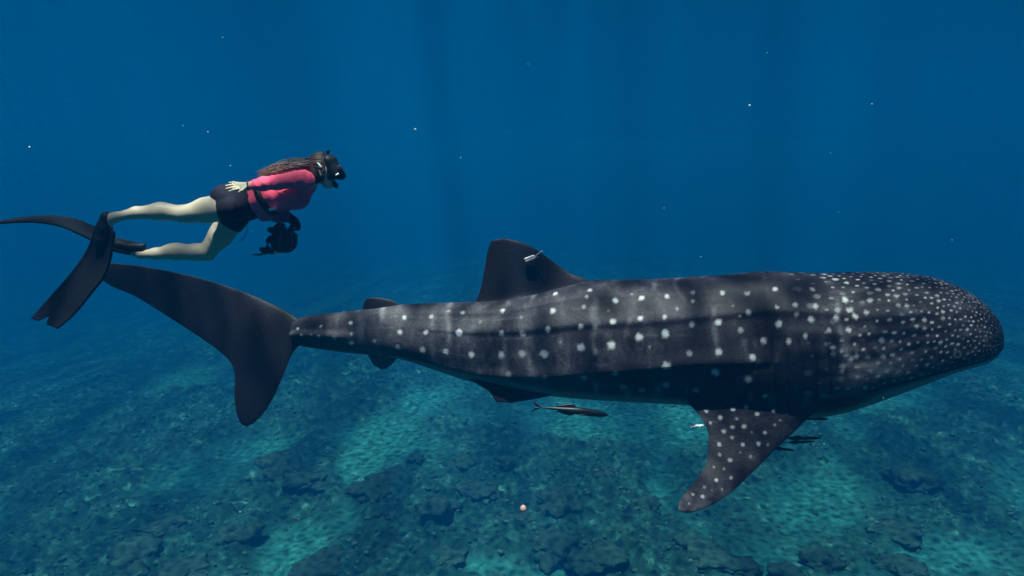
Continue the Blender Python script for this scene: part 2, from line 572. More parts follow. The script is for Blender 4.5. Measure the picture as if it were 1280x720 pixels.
def hpx(px):
    """the near cheek of the broad head sticks out past the mid line: pull the mid line back"""
    px = np.asarray(px, float)
    return np.where(px > 1000, 1000 + (px - 1000) * .945, px)

ST = np.array([
    (366, 401, 430, .040), (385, 395, 434, .062), (400, 393, 436, .078), (430, 390, 440, .098), (470, 385, 444, .122), (500, 381, 448, .145),
    (540, 379, 460, .180), (580, 378, 473, .218), (620, 375, 483, .258), (660, 368, 489, .300), (700, 358, 494, .338),
    (740, 351, 497, .368), (800, 350, 500, .402), (860, 347, 503, .430), (920, 343, 509, .455), (960, 340, 514, .470),
    (1000, 341, 517, .480), (1040, 342, 512, .485), (1080, 341, 501, .485), (1120, 341, 488, .475), (1150, 343, 478, .455),
    (1180, 347.5, 468, .43), (1205, 356, 461, .39), (1225, 367, 456, .335), (1240, 379, 450, .27), (1250, 391, 444, .20), (1255, 403, 436, .13), (1257, 416, 425, .03)])
NU, NV = 980, 232

def body_frame(pxs):
    top = smooth_interp(ST[:, 0], ST[:, 1], pxs); bot = smooth_interp(ST[:, 0], ST[:, 2], pxs); hw = smooth_interp(ST[:, 0], ST[:, 3], pxs)
    return top, bot, hw

def build_shark():
    # stations closer together at the round snout
    u = np.linspace(0, 1, NU)
    pxs = 366 + (1257 - 366) * np.where(u < .86, u / .86 * .955, .955 + .045 * (1 - (1 - (u - .86) / .14) ** 2))
    top, bot, hw = body_frame(pxs)
    T = np.array([SP(a, b) for a, b in zip(hpx(pxs), top)]); B = np.array([SP(a, b) for a, b in zip(hpx(pxs), bot)])
    C = (T + B) / 2; H = (T - B) / 2
    th = np.linspace(0, 2 * np.pi, NV, endpoint=False)
    cs, sn = np.cos(th), np.sin(th)
    # broad low belly, rounder back; the head is squarer
    e = .05 + .12 * sstep(900, 1150, pxs)[:, None]
    cc = cs * (1 + e * sn ** 2); ss = sn * (1 + .03 * cs ** 2) + 0 * e
    lat = cc * (1 - .06 * ss)
    V = C[:, None] + H[:, None] * ss[..., None] - NRM[None, None] * (hw[:, None] * lat)[..., None]
    frac = (1 - ss) / 2 * np.ones_like(V[..., 0])          # 0 on the back, 1 on the belly
    PXg = pxs[:, None] + 0 * frac
    side = np.abs(cc)
    outw = V - C[:, None]
    outw /= np.linalg.norm(outw, axis=2)[..., None] + 1e-9
    # long ridges along the flank
    def path(kx, kf): return np.interp(pxs, kx, kf)[:, None]
    disp = np.zeros_like(frac)
    for kx, kf, amp in (((480, 620, 740, 935, 1080), (.36, .30, .30, .21, .20), .016), ((470, 560, 620, 740, 850, 1000), (.90, .84, .77, .67, .57, .50), .022),
                        ((480, 620, 740, 900, 1000), (.10, .10, .09, .07, .06), .010)):
        d = frac - path(kx, kf)
        fade = sstep(kx[0], kx[0] + 190, PXg) * (1 - sstep(kx[-1] - 120, kx[-1], PXg))
        disp += amp * fade * np.where(d < 0, np.exp(-(d / .07) ** 2), np.exp(-(d / .022) ** 2)) * sstep(.1, .5, side)
    # keel at the tail root
    disp += .03 * (1 - sstep(380, 470, PXg)) * np.exp(-((frac - .52) / .10) ** 2)
    # mouth: the lip overhangs the lower jaw
    mouth = path((1000, 1060, 1100, 1150, 1190, 1225, 1245, 1257), (.76, .76, .765, .78, .79, .78, .73, .65))
    mf = sstep(1030, 1110, PXg)
    dm = frac - mouth
    disp -= .035 * mf * np.exp(-(dm / .016) ** 2)
    disp -= .030 * mf * sstep(0, .05, dm) * (1 - sstep(.12, .25, dm))
    # gill slits
    for gx in (948, 964, 980, 996, 1012):
        gl = np.exp(-((PXg - gx - 6 * (frac - .5) * 2) / 1.6) ** 2) * sstep(.36, .42, frac) * (1 - sstep(.70, .78, frac)) * sstep(.3, .6, side)
        disp -= .017 * gl
    # loose folds of the skin round the gills and behind the head
    P = V.reshape(-1, 3)
    disp += (.010 * (fbm(P * np.array([5.5, 2, 2.0]), 3, 11) - .5)).reshape(frac.shape) * sstep(500, 800, PXg)
    disp += .004 * sstep(930, 1010, PXg) * np.sin(frac * 55 + 3 * fbm(P * 1.5, 2, 9).reshape(frac.shape)) * sstep(.1, .25, frac) * (1 - sstep(.5, .62, frac)) * (1 - sstep(1120, 1200, PXg))
    V = V + outw * disp[..., None]
    V = V.reshape(-1, 3); frac = frac.ravel(); PXv = PXg.ravel()
    Fb = grid_faces(NU, NV, True)
    capA = len(V); V = np.vstack([V, C[0], C[-1]])
    frac = np.r_[frac, .5, .5]; PXv = np.r_[PXv, 366, 1257]
    j = np.arange(NV)
    caps = np.concatenate([np.stack([0 * j + capA, j, (j + 1) % NV, (j + 1) % NV], 1), np.stack([0 * j + capA + 1, (NU - 1) * NV + (j + 1) % NV, (NU - 1) * NV + j, (NU - 1) * NV + j], 1)])
    # (caps are tiny; make them true triangles by collapsing later in validate)
    parts = [(V, Fb, {'frac': frac, 'sx': PXv, 'fin': np.zeros(len(V))})]

    def fin(lead, trail, nt_, nc, thick, offl, offt=None, base_flare=.0, seed=0, finval=1.0):
        """lead and trail run from root to tip; points (px, py) on the upright plane moved off it by off(t)"""
        lead = curve_pts(lead, nt_); trail = curve_pts(trail, nt_)
        t = np.linspace(0, 1, nt_)
        L = np.array([SP(a, b, offl(tt)) for (a, b), tt in zip(lead, t)])
        R = np.array([SP(a, b, (offt or offl)(tt)) for (a, b), tt in zip(trail, t)])
        s = .5 - .5 * np.cos(np.linspace(0, 1, nc) * np.pi)
        M_ = L[:, None] * (1 - s)[None, :, None] + R[:, None] * s[None, :, None]
        # normal of the blade
        du = np.gradient(M_, axis=0); dv = np.gradient(M_, axis=1)
        N = np.cross(du, dv); N /= np.linalg.norm(N, axis=2)[..., None] + 1e-9
        chord = np.linalg.norm(L - R, axis=1)
        foil = 2.6 * np.sqrt(s) * (1 - s) ** .8 * .62
        th_ = (thick(t) * np.minimum(1, chord / .05))[:, None] * foil[None, :]
        th_ = th_ * (1 + base_flare * np.exp(-t / .05))[:, None] + .0012
        th_ = th_ * sstep(-.02, .04, 1 - t)[:, None] ** .5
        wav = .006 * (fbm(M_.reshape(-1, 3) * 3, 2, seed) - .5).reshape(th_.shape)
        A = (M_ + N * (th_ + wav)[..., None]).reshape(-1, 3); Bk = (M_ - N * (th_ - wav)[..., None]).reshape(-1, 3)
        n = len(A)
        f1 = grid_faces(nt_, nc); f2 = grid_faces(nt_, nc, flip=True) + n
        k = np.arange(nt_ - 1)
        e1 = np.stack([k * nc, n + k * nc, n + (k + 1) * nc, (k + 1) * nc], 1)
        e2 = np.stack([k * nc + nc - 1, (k + 1) * nc + nc - 1, n + (k + 1) * nc + nc - 1, n + k * nc + nc - 1], 1)
        c = np.arange(nc - 1)
        e3 = np.stack([(nt_ - 1) * nc + c, n + (nt_ - 1) * nc + c, n + (nt_ - 1) * nc + c + 1, (nt_ - 1) * nc + c + 1], 1)
        e4 = np.stack([c, c + 1, n + c + 1, n + c], 1)
        tt = np.repeat(t, nc)
        return (np.vstack([A, Bk]), np.concatenate([f1, f2, e1, e2, e3, e4]),
                {'frac': np.full(2 * n, .3), 'sx': np.tile(tt, 2), 'fin': np.full(2 * n, finval)})

    z0 = lambda t: 0.0
    # first dorsal
    parts.append(fin([(748, 362), (735, 351), (712, 341), (690, 326), (672, 313), (655, 304), (640, 299.5), (630, 298)],
                     [(585, 384), (594, 377), (601, 360), (606, 335), (610, 313), (614, 302), (620, 299), (628, 298)],
                     110, 80, lambda t: .075 * (1 - .72 * t ** .7), z0, base_flare=.9, seed=1))
    # second dorsal
    parts.append(fin([(506, 388), (498, 380), (488, 375), (478, 373), (468, 372), (464, 372)],
                     [(444, 408), (449, 401), (452, 391), (455, 379), (458, 374), (462, 372)],
                     50, 40, lambda t: .030 * (1 - .7 * t), z0, base_flare=.6, seed=2))
    # tail, upper tip to lower tip
    lead = [(124, 327), (133, 328), (170, 332), (230, 343), (290, 360), (340, 380), (372, 398), (392, 413), (378, 428), (366, 441), (356, 464), (340, 500), (318, 528), (309, 533)]
    trail = [(124, 341), (128, 349), (170, 371), (220, 402), (262, 430), (280, 444), (290, 456), (293, 466), (294, 478), (293, 490), (294, 505), (297, 520), (302, 530), (307, 533)]
    parts.append(fin(lead, trail, 190, 90, lambda t: .012 + .045 * np.exp(-((t - .56) / .16) ** 2), lambda t: .06 * np.sin(t * 5), seed=3, finval=2.0))
    # anal fin
    parts.append(fin([(500, 440), (496, 448), (489, 456), (482, 461)], [(455, 436), (461, 446), (467, 456), (477, 462)], 36, 30,
                     lambda t: .02 * (1 - .7 * t), z0, seed=4, finval=4.0))
    # pelvic fins, near and far
    for sgn in (-1, 1):
        parts.append(fin([(706, 484), (692, 493), (660, 500), (640, 503)], [(586, 474), (600, 482), (611, 489), (620, 502)], 44, 50,
                         lambda t: .022 * (1 - .6 * t), (lambda t: -.16 - .05 * t) if sgn < 0 else (lambda t: .12 + .06 * t), seed=5, finval=1.0))
    # pectoral fins
    offn = lambda t: -.32 - .12 * t - .46 * t ** 2
    plead = [(1034, 474), (1034, 500), (1017, 516), (993, 539.5), (970, 561), (940, 591), (905, 622), (876, 637), (861, 641), (850, 639.5)]
    ptrail = [(858, 492), (860, 503), (868, 512), (880, 528), (886, 546), (884, 575), (872, 598), (857, 616), (849.5, 627), (847.5, 636)]
    parts.append(fin(plead, ptrail, 150, 120, lambda t: .060 * (1 - .75 * t), offn, base_flare=.35, seed=6, finval=3.0))
    # the far one stretches out level on the other side
    offf = lambda t: .30 + 1.05 * t
    def far(pts): return [(a, 488 - .16 * (b - 488)) for a, b in pts]
    parts.append(fin(far(plead), far(ptrail), 70, 50, lambda t: .060 * (1 - .75 * t), offf, seed=7, finval=3.0))

    V, F, A = merge(parts)
    # ---------------- colour pattern of the skin, held on the vertices
    frac, sx, finv = A['frac'], A['sx'], A['fin']
    isb = finv == 0
    spot = np.zeros(len(V))
    px, py, dep = project(V)
    nearside = ((V - SP(640, 420)) @ NRM) < 0

    big = [  # spots on the near flank as photographed: x, y, radius in pixels, strength
        (437,403.5,2.6,.9),(438,417,2.4,.8),(438.7,430,3.2,.8),(467,427,3,.6),(505,395.6,3.2,.9),(499.7,416,3.4,.9),(496,436,3.6,.7),(538,394.5,3,.6),
        (532,415.4,3.3,.95),(527,439,4,.9),(561,386,2.4,.5),(578,389,3,.9),(573,417,4.2,1),(556,441,3.8,.8),(588.5,444,4.2,1),(627.5,387,3.4,.9),(626,417,4,1),
        (626,444,4.6,1),(652.5,418.7,3.8,.4),(652.5,444,4.6,.45),(693,364.5,3.6,.75),(689.7,386.5,3.8,.8),(684,413.6,3.8,.9),(680,443,5.4,1),(736.6,360,3,.6),
        (732.6,369,2.6,.5),(729,382,3,.5),(726,408.6,3.6,.75),(725.4,434.6,5.2,1),(743,408,3.6,.35),(744,440.7,4,.4),(768.8,374,3.8,1),(766,402,3.8,.95),(764,430.6,5.4,1),
        (634,468,4.5,.35),(680,475.7,4.5,.35),(729,473,4.8,.5),(769.5,469.6,4.8,.55),(777.8,486,4.5,.4),(357.7,410,2,.7),(371,410,2,.7),(376,421,2.2,.5),(400,407,2.2,.7),
        (398,421.7,2.6,.7),(388.7,417.7,1.8,.4),(417,425,3,.6),(336.7,433,1.8,.6),(801.7,372,3.6,1),(833,368.6,3.2,.8),(866,364,3,.7),(866,375,2.8,.7),(902,364,3.4,.8),
        (933,365,3.6,.6),(968.6,358.8,3.4,1),(1014.5,359.7,3.4,.8),(800.5,397.6,3.6,.95),(830,394.6,3.4,.9),(865,404.7,3.6,.55),(896.8,401.6,4.4,.9),(934.7,390,3.8,.7),
        (925,411.7,3.8,.45),(971,383.6,3,.8),(994,378.7,3.6,.8),(1018.4,380,3.8,1),(972.6,403.4,4.2,.95),(1013.5,398.5,3.6,.85),(995.5,392.7,3.2,.4),(798.7,421,4.8,1),
        (830.8,417.8,4.8,1),(861,441.6,3.8,.5),(898,440.4,4.4,.9),(954,426,4.2,.95),(940.8,446,4.2,.9),(894,466.7,5,.95),(833,458,5.4,1),(832,484,5,.5),(935,476.8,4.4,.7),
        (802,490,4.2,.35),(870,490,4.6,.45),(1056,372,4,1),(985.4,426,3.6,.7),(1006,419,3.4,.8),(1036,411.7,3.2,.8),(1045,395.5,3.4,1),(1059.7,411,3.2,.9),(1060,385.4,3.2,.9),
        (1067,394,3.2,.9),(1041,433.7,3,.8),(1052,437.7,3,.6),(1063,449.6,3.2,.9),(1052,463,3,.6),(956,497,3.2,.8),(925,395,2,.35),(790,365,2,.3),(846,384,2,.3),(915,380,2,.3),
        (760,386,1.8,.3),(812,433,2.2,.3),(650,395,2,.25),(600,402,2,.25),(700,427,2,.25)]
    pec = [(882,514,3.2,.7),(916.7,510.8,3.4,.9),(931.7,508,3,.7),(900,521,3.4,1),(955.5,497,2.8,.8),(946,517,3,.8),(967,513,3,.6),(915,533.6,3.2,.8),(930.5,533,3.4,.95),
        (904,537.8,3.6,.8),(920,523.6,2.4,.5),(914.7,546,2.8,.5),(898,554,3.2,.7),(928.6,555,3.2,.7),(947.5,554,3.6,.8),(955.5,540.5,2.8,.8),(899,566,3.2,.6),(912,574,3.4,.85),
        (895,599,3.4,.9),(914,595.6,3,.6),(881,607.5,3,.6),(879,619,3.2,1),(866.7,615.6,2.6,.7),(968,530,2.4,.4),(938,570,2.4,.35),(905,585,2.4,.4),(892,582,2.2,.4),(862,628,2.4,.5),
        (978,505,2.6,.5),(925,565,2,.3),(960,555,2,.3),(887,528,2.4,.5),(940,540,2,.3),(975,525,2,.3),(890,612,2,.5),(903,610,2,.4)]
    def paint(lst, sel):
        ii = np.where(sel)[0]
        q = np.stack([px[ii], py[ii]], 1)
        for x_, y_, r_, a_ in lst:
            d2 = (q[:, 0] - x_) ** 2 + (q[:, 1] - y_) ** 2
            c = np.where(d2 < 9)[0]
            if not len(c): continue
            c = c[np.argmin(dep[ii[c]] + d2[c] * 1e-3)]
            p = V[ii[c]]
            rad = r_ * 1.08 * dep[ii[c]] / FPX
            for centre in (p, p - 2 * NRM * ((p - SP(640, 420)) @ NRM)):
                near = np.where(np.abs(V - centre).max(1) < rad * 1.8)[0]
                if not len(near): continue
                dv = V[near] - centre
                d = np.linalg.norm(dv, axis=1) / rad
                d = d + .55 * (vnoise(V[near] * 50, 3) - .5) + .3 * (vnoise(V[near] * 110, 4) - .5)
                spot[near] = np.maximum(spot[near], a_ * .88 * (1 - sstep(.38, 1.2, d)))
    paint(big, isb & nearside)
    paint([(a, b, c * .82, d * .85) for a, b, c, d in pec], (finv == 3))
    # crowded small spots over the head, finer towards the snout
    idb = np.where(isb)[0]
    Vb = V[idb]; sxb = sx[idb]; fb = frac[idb]
    cand = rng.permutation(np.where((sxb > 985) & (fb < .74))[0])
    cell = {}
    chosen = []
    for c in cand[:90000]:
        s = sxb[c]; f = fb[c]
        gap = float(np.interp(s, (985, 1040, 1120, 1190, 1257), (.088, .056, .044, .030, .018)))
        gap *= 1 + .35 * max(0, f - .55)
        p = Vb[c]
        key = tuple(np.floor(p / .13).astype(int))
        ok = True
        for dx in (-1, 0, 1):
            for dy in (-1, 0, 1):
                for dz in (-1, 0, 1):
                    for q, g in cell.get((key[0] + dx, key[1] + dy, key[2] + dz), ()):
                        if abs(q[0]-p[0]) < gap and (q[0]-p[0])**2 * .55 + (q[1]-p[1])**2 + (q[2]-p[2])**2 < gap * gap:
                            ok = False; break
                    if not ok: break
                if not ok: break
            if not ok: break
        if ok:
            cell.setdefault(key, []).append((p, gap)); chosen.append((c, gap))
    NUi = idb // NV
    for c, gap in chosen:
        p = Vb[c]; s = sxb[c]; f = fb[c]
        rad = gap * (.14 + .20 * rng.random() ** 1.6)
        a_ = float(np.clip(.25 + .6 * rng.random(), 0, 1)) * (1 - .35 * sstep(.55, .8, f)) * (.35 + .65 * sstep(990, 1050, s))
        u0 = idb[c] // NV
        lo, hi = max(0, u0 - 22), min(NU, u0 + 23)
        blk = np.arange(lo * NV, hi * NV)
        dv = V[blk] - p
        d = np.sqrt(.55 * dv[:, 0] ** 2 + dv[:, 1] ** 2 + dv[:, 2] ** 2) / rad
        w = np.where(d < 1.4)[0]
        dd = d[w] + .5 * (vnoise(V[blk[w]] * 70, 5) - .5)
        spot[blk[w]] = np.maximum(spot[blk[w]], a_ * (1 - sstep(.5, 1.1, dd)))
    # broad tone: pale upright bars between the columns of spots, mottling
    tone = .42 * fbm(V * np.array([2.2, 2.2, 3.5]), 4, 21) + .34 * fbm(V * np.array([16, 16, 11]), 4, 22, .65) - .03
    cols = np.array([455, 482, 517, 548, 567, 606, 640, 668, 704, 745, 783, 816, 848, 882, 915, 928, 950, 985, 1005, 1030])
    wob = 10 * (fbm(V * 4, 2, 25) - .5) * 2
    dcol = np.min(np.abs((sx + wob)[:, None] - cols[None, :]), axis=1)
    bars = np.exp(-(dcol / 4.5) ** 2) * sstep(.45, .62, fbm(V * 5, 3, 26)) * isb
    tone = tone + .30 * bars
    rows = np.exp(-((frac[:, None] - np.array([.17, .36, .60, .78])[None]) / .012) ** 2).max(1) * sstep(.5, .66, fbm(V * 6 + 7, 3, 33)) * isb * (1 - sstep(960, 1010, sx)) * sstep(420, 520, sx)
    tone = tone + .16 * rows
    tone += isb * .55 * (fbm(V * np.array([7, 34, 40]), 4, 35, .6) - .5) * sstep(950, 1040, sx)
    tone += isb * .30 * (fbm(V * np.array([30, 12, 9]), 3, 36, .6) - .5) * (1 - sstep(950, 1040, sx))
    tone += isb * .8 * (fbm(V * 18, 4, 27, .65) - .5) * sstep(960, 1060, sx)
    # paler band along the lower head, paler tail stock, darker saddle round the first dorsal
    tone += isb * .34 * np.exp(-((sx - 1080) / 70) ** 2 - ((frac - .62) / .16) ** 2)
    tone += isb * .16 * np.exp(-((sx - 560) / 130) ** 2 - ((frac - .45) / .4) ** 2) + isb * .10 * np.exp(-((sx - 450) / 40) ** 2)  # mid flank: sunlight put into the tone; tail stock paler grey
    tone -= isb * .16 * np.exp(-((sx - 880) / 90) ** 2 - ((frac - .55) / .3) ** 2)
    tone = np.where(finv == 3, tone * .50 + .75 * (fbm(V * 14, 4, 28, .65) - .44) + .34 * sstep(.62, .95, sx), tone)
    tone = np.where((finv == 1) | (finv == 2), tone * .22 + .22 * (fbm(V * 9, 4, 29, .65) - .4), tone)
    tone = np.where(finv == 4, .62, tone)  # anal fin greyed: the haze over it is put into its tone
    # belly
    bl = np.interp(sx, (366, 440, 500, 560, 620, 700, 900, 1000, 1060, 1100, 1150, 1200, 1257), (1.2, 1.1, .90, .82, .81, .87, .90, .90, .86, .82, .82, .82, .80))
    belly = np.where(isb, sstep(-.03, .035, frac - bl + .03 * (fbm(V * 6, 3, 30) - .5)), 0.0)
    lip = np.where(isb, np.exp(-((frac - np.interp(sx, (1000, 1060, 1100, 1150, 1190, 1225, 1245, 1257), (.76, .76, .765, .78, .79, .78, .73, .65))) / .024) ** 2) * sstep(1040, 1110, sx), 0)  # dark crease shade painted along the mouth groove
    eye = SP(hpx(1196), 446)
    ev = np.where(isb & (np.abs(px - 1196) < 30) & nearside)[0]
    de = np.hypot(px[ev] - 1197, py[ev] - 443)
    spot[ev] = np.maximum(spot[ev] * sstep(2.5, 5, de), .22 * np.exp(-((de - 4.0) / 1.2) ** 2))
    lip[ev] = np.maximum(lip[ev], 1 - sstep(2.2, 3.4, de))
    me = mesh_from('whale_shark', V, F, attrs={'spot': spot, 'tone': np.clip(tone, 0, 1), 'belly': belly, 'lip': lip})
    m = bpy.data.materials.new('shark_skin'); m.use_nodes = True
    nt = m.node_tree; b = nt.nodes['Principled BSDF']
    b.inputs['Roughness'].default_value = .55; b.inputs['Specular IOR Level'].default_value = .25
    fine = noise_node(nt, 60, 5, rough=.7)
    tn = nt.nodes.new('ShaderNodeMath'); tn.operation = 'MULTIPLY_ADD'; tn.inputs[1].default_value = .35
    nt.links.new(fine, tn.inputs[0]); nt.links.new(attr_node(nt, 'tone'), tn.inputs[2])
    col = ramp(nt, tn.outputs[0], [(.32, (.0055, .0050, .0095)), (.55, (.021, .019, .028)), (.78, (.072, .069, .081)), (1.0, (.165, .16, .17))])
    col = mix_rgb(nt, attr_node(nt, 'belly'), col, (.14, .155, .165))
    col = mix_rgb(nt, attr_node(nt, 'lip'), col, (.012, .010, .014))
    col = mix_rgb(nt, attr_node(nt, 'spot'), col, (.62, .66, .66))
    nt.links.new(col, b.inputs['Base Color'])
    bp = nt.nodes.new('ShaderNodeBump'); bp.inputs['Strength'].default_value = .7; bp.inputs['Distance'].default_value = .006
    nt.links.new(fine, bp.inputs['Height']); nt.links.new(bp.outputs[0], b.inputs['Normal'])
    o = link('whale_shark', me, m, label='huge dark whale shark with rows of white spots swimming over the reef', cat='shark')
    return o
build_shark()

# ================================================================== SMALL FISH, TAG, DRIFTING SPECKS
def fish_mesh(name, length, depth, width, dark, bend=0.0, n=60, m=20):
    """slender fish along +x (head at +x): loft with forked tail, back fin, belly fin and side fins"""
    s = np.linspace(0, 1, n)                      # 0 tail root .. 1 snout
    prof = smooth_interp((0, .12, .35, .62, .82, .93, 1), (.16, .26, .62, 1.0, .86, .55, .06), s)
    wid = smooth_interp((0, .12, .35, .62, .82, .93, 1), (.10, .20, .60, 1.0, .98, .72, .08), s)
    th = np.linspace(0, 2*np.pi, m, endpoint=False)
    x = (s - .5) * length * .88 + .06 * length
    zc = bend * np.sin(s * 3.0) * length
    V = np.stack([np.repeat(x, m), (wid[:, None] * np.cos(th) * width).ravel(), (zc[:, None] + prof[:, None] * np.sin(th) * depth).ravel()], 1)
    parts = [(V, grid_faces(n, m, True, flip=True), {'stripe': np.tile(np.exp(-((np.sin(th) - .1) / .22) ** 2), n) * np.repeat(sstep(.1, .3, s), m)})]
    def blade(root0, root1, tip0, tip1, t=.004):
        P = []
        k = 7
        for a in np.linspace(0, 1, k):
            for b in np.linspace(0, 1, k):
                r = np.array(root0) * (1 - b) + np.array(root1) * b
                q = np.array(tip0) * (1 - b) + np.array(tip1) * b
                P.append(r * (1 - a) + q * a)
        P = np.array(P) * length
        nrm = np.cross(P[k] - P[0], P[k-1] - P[0]); nrm /= np.linalg.norm(nrm) + 1e-9
        A = P + nrm * t * .5; B = P - nrm * t * .5
        f = grid_faces(k, k); nn = len(P)
        e = [np.stack([np.arange(k-1)*k, nn+np.arange(k-1)*k, nn+(np.arange(k-1)+1)*k, (np.arange(k-1)+1)*k], 1),
             np.stack([(np.arange(k-1)+1)*k+k-1, nn+(np.arange(k-1)+1)*k+k-1, nn+np.arange(k-1)*k+k-1, np.arange(k-1)*k+k-1], 1),
             np.stack([(k-1)*k+np.arange(k-1), nn+(k-1)*k+np.arange(k-1), nn+(k-1)*k+np.arange(k-1)+1, (k-1)*k+np.arange(k-1)+1], 1)]
        parts.append((np.vstack([A, B]), np.concatenate([f, f[:, ::-1] + nn] + e), {'stripe': np.zeros(2 * nn)}))
    d = depth / length
    x0 = -.38
    blade((x0, 0, .1*d), (x0, 0, -.0*d), (-.50, 0, 1.6*d), (-.455, 0, .1*d))
    blade((x0, 0, 0*d), (x0, 0, -.1*d), (-.455, 0, -.1*d), (-.50, 0, -1.6*d))
    zt = bend * 1.0
    blade((-.16, 0, zt*.7+.35*d), (.10, 0, zt+.75*d), (-.20, 0, zt*.7+.75*d), (.02, 0, zt+1.75*d))
    blade((-.14, 0, zt*.7-.35*d), (.08, 0, zt-.75*d), (-.18, 0, zt*.7-.7*d), (.0, 0, zt-1.55*d))
    for sg in (-1, 1):
        blade((.20, sg*.7*width/length, zt-.2*d), (.27, sg*.7*width/length, zt-.1*d), (.10, sg*1.6*width/length, zt-.4*d), (.16, sg*1.7*width/length, zt-.45*d))
    V, F, A = merge(parts)
    return mesh_from(name, V, F, attrs=A)

def fish_mat(name, dark, pale):
    m = bpy.data.materials.new(name); m.use_nodes = True
    nt = m.node_tree; b = nt.nodes['Principled BSDF']; b.inputs['Roughness'].default_value = .45
    n = noise_node(nt, 30)
    base = mix_rgb(nt, n, dark, tuple(c * 1.7 for c in dark))
    nt.links.new(mix_rgb(nt, attr_node(nt, 'stripe'), base, pale), b.inputs['Base Color'])
    return m
M_REM = fish_mat('remora_skin', (.004, .005, .007), (.012, .015, .018))
M_PALE = fish_mat('pale_fish_skin', (.55, .58, .56), (.75, .78, .75))

def place_fish(tail, head, Y, depth, width, label, mt, name='remora', bend=0.0, group=None):
    a = on_plane(tail[0], tail[1], Y); b = on_plane(head[0], head[1], Y)
    L = np.linalg.norm(b - a)
    me = fish_mesh(name, L, depth, width, None, bend)
    d = b - a
    o = link(name, me, mt, label=label, cat='fish', group=group)
    o.location = (a + b) / 2
    o.rotation_euler = (0, -math.atan2(d[2], math.hypot(d[0], d[1])), math.atan2(d[1], d[0]))
place_fish((665, 508), (761, 519.5), 4.75, .026, .022, 'slim black remora swimming under the belly of the whale shark', M_REM, bend=.012)
place_fish((968, 548), (1027, 547.5), 4.95, .012, .012, 'upper of two dark remoras side by side ahead of the pectoral fin', M_REM, group='remoras ahead of the fin')
place_fish((972, 554), (1019, 551.5), 5.0, .009, .010, 'lower of two dark remoras side by side ahead of the pectoral fin', M_REM, group='remoras ahead of the fin')
place_fish((988, 521), (1036, 524), 5.25, .012, .012, 'dark remora tucked close under the throat of the whale shark', M_REM, group='remoras ahead of the fin')
place_fish((955, 559), (994, 563), 5.15, .010, .010, 'short dark remora lowest along the front edge of pectoral fin', M_REM, group='remoras ahead of the fin')
place_fish((863, 533.5), (880, 531.5), 4.72, .008, .008, 'tiny pale fish hanging behind the trailing edge of pectoral fin', M_PALE, name='small_fish')

def build_tag():
    off = -.060
    a = SP(655.8, 326, off); b = SP(669, 321, off - .01)
    root = link('satellite_tag', None, None, label='white tracking tag with thin antenna fixed to the tall dorsal fin', cat='tag', loc=a)
    Mw = mat('tag_white', (.80, .78, .78), .35, .5, noise=.06); Mp = mat('tag_underside', (.42, .34, .38), .5, .4, noise=.2, nscale=60)
    ax = (b - a); L = np.linalg.norm(ax); ax /= L
    up = UP - ax * (UP @ ax); up /= np.linalg.norm(up)
    sd = np.cross(ax, up)
    def body(h0, h1, wy, name, mt, off2):
        # rounded float: half-round upper shell and darker lower half
        n, k = 26, 20
        s = np.linspace(0, 1, n)
        r = np.minimum(1, np.sqrt(np.clip(1 - ((s - .5) / .5) ** 6, 0, 1)) + .02)
        th = np.linspace(0, 2*np.pi, k, endpoint=False)
        c, z = np.cos(th), np.sin(th)
        hgt = np.where(z > 0, h1, h0)
        V = (ax[None, None] * (s * L)[:, None, None] + up[None, None] * (r[:, None] * np.sign(z) * np.abs(z) ** .7 * hgt)[..., None]
             + sd[None, None] * (r[:, None] * np.sign(c) * np.abs(c) ** .7 * wy)[..., None] + off2)
        return link(name, mesh_from(name, V.reshape(-1, 3), grid_faces(n, k, True)), mt, root)
    body(.004, .011, .016, 'upper_shell', Mw, up * .008)
    body(.015, .004, .015, 'lower_shell', Mp, -up * .004)
    p0 = SP(669, 320.5, off - .01) - a; p1 = SP(678, 313.5, off - .05) - a
    V, F, _ = tube(curve_pts([p0, (p0 + p1) / 2 + UP * .002, p1], 10), .0032, 8)
    link('antenna', mesh_from('antenna', V, F), Mw, root)
    V, F, _ = tube([b - a - ax * .01, b - a + ax * .012 - up * .006, SP(672, 322, -.03) - a], .006, 8)
    link('tether', mesh_from('tether', V, F), Mp, root)
build_tag()

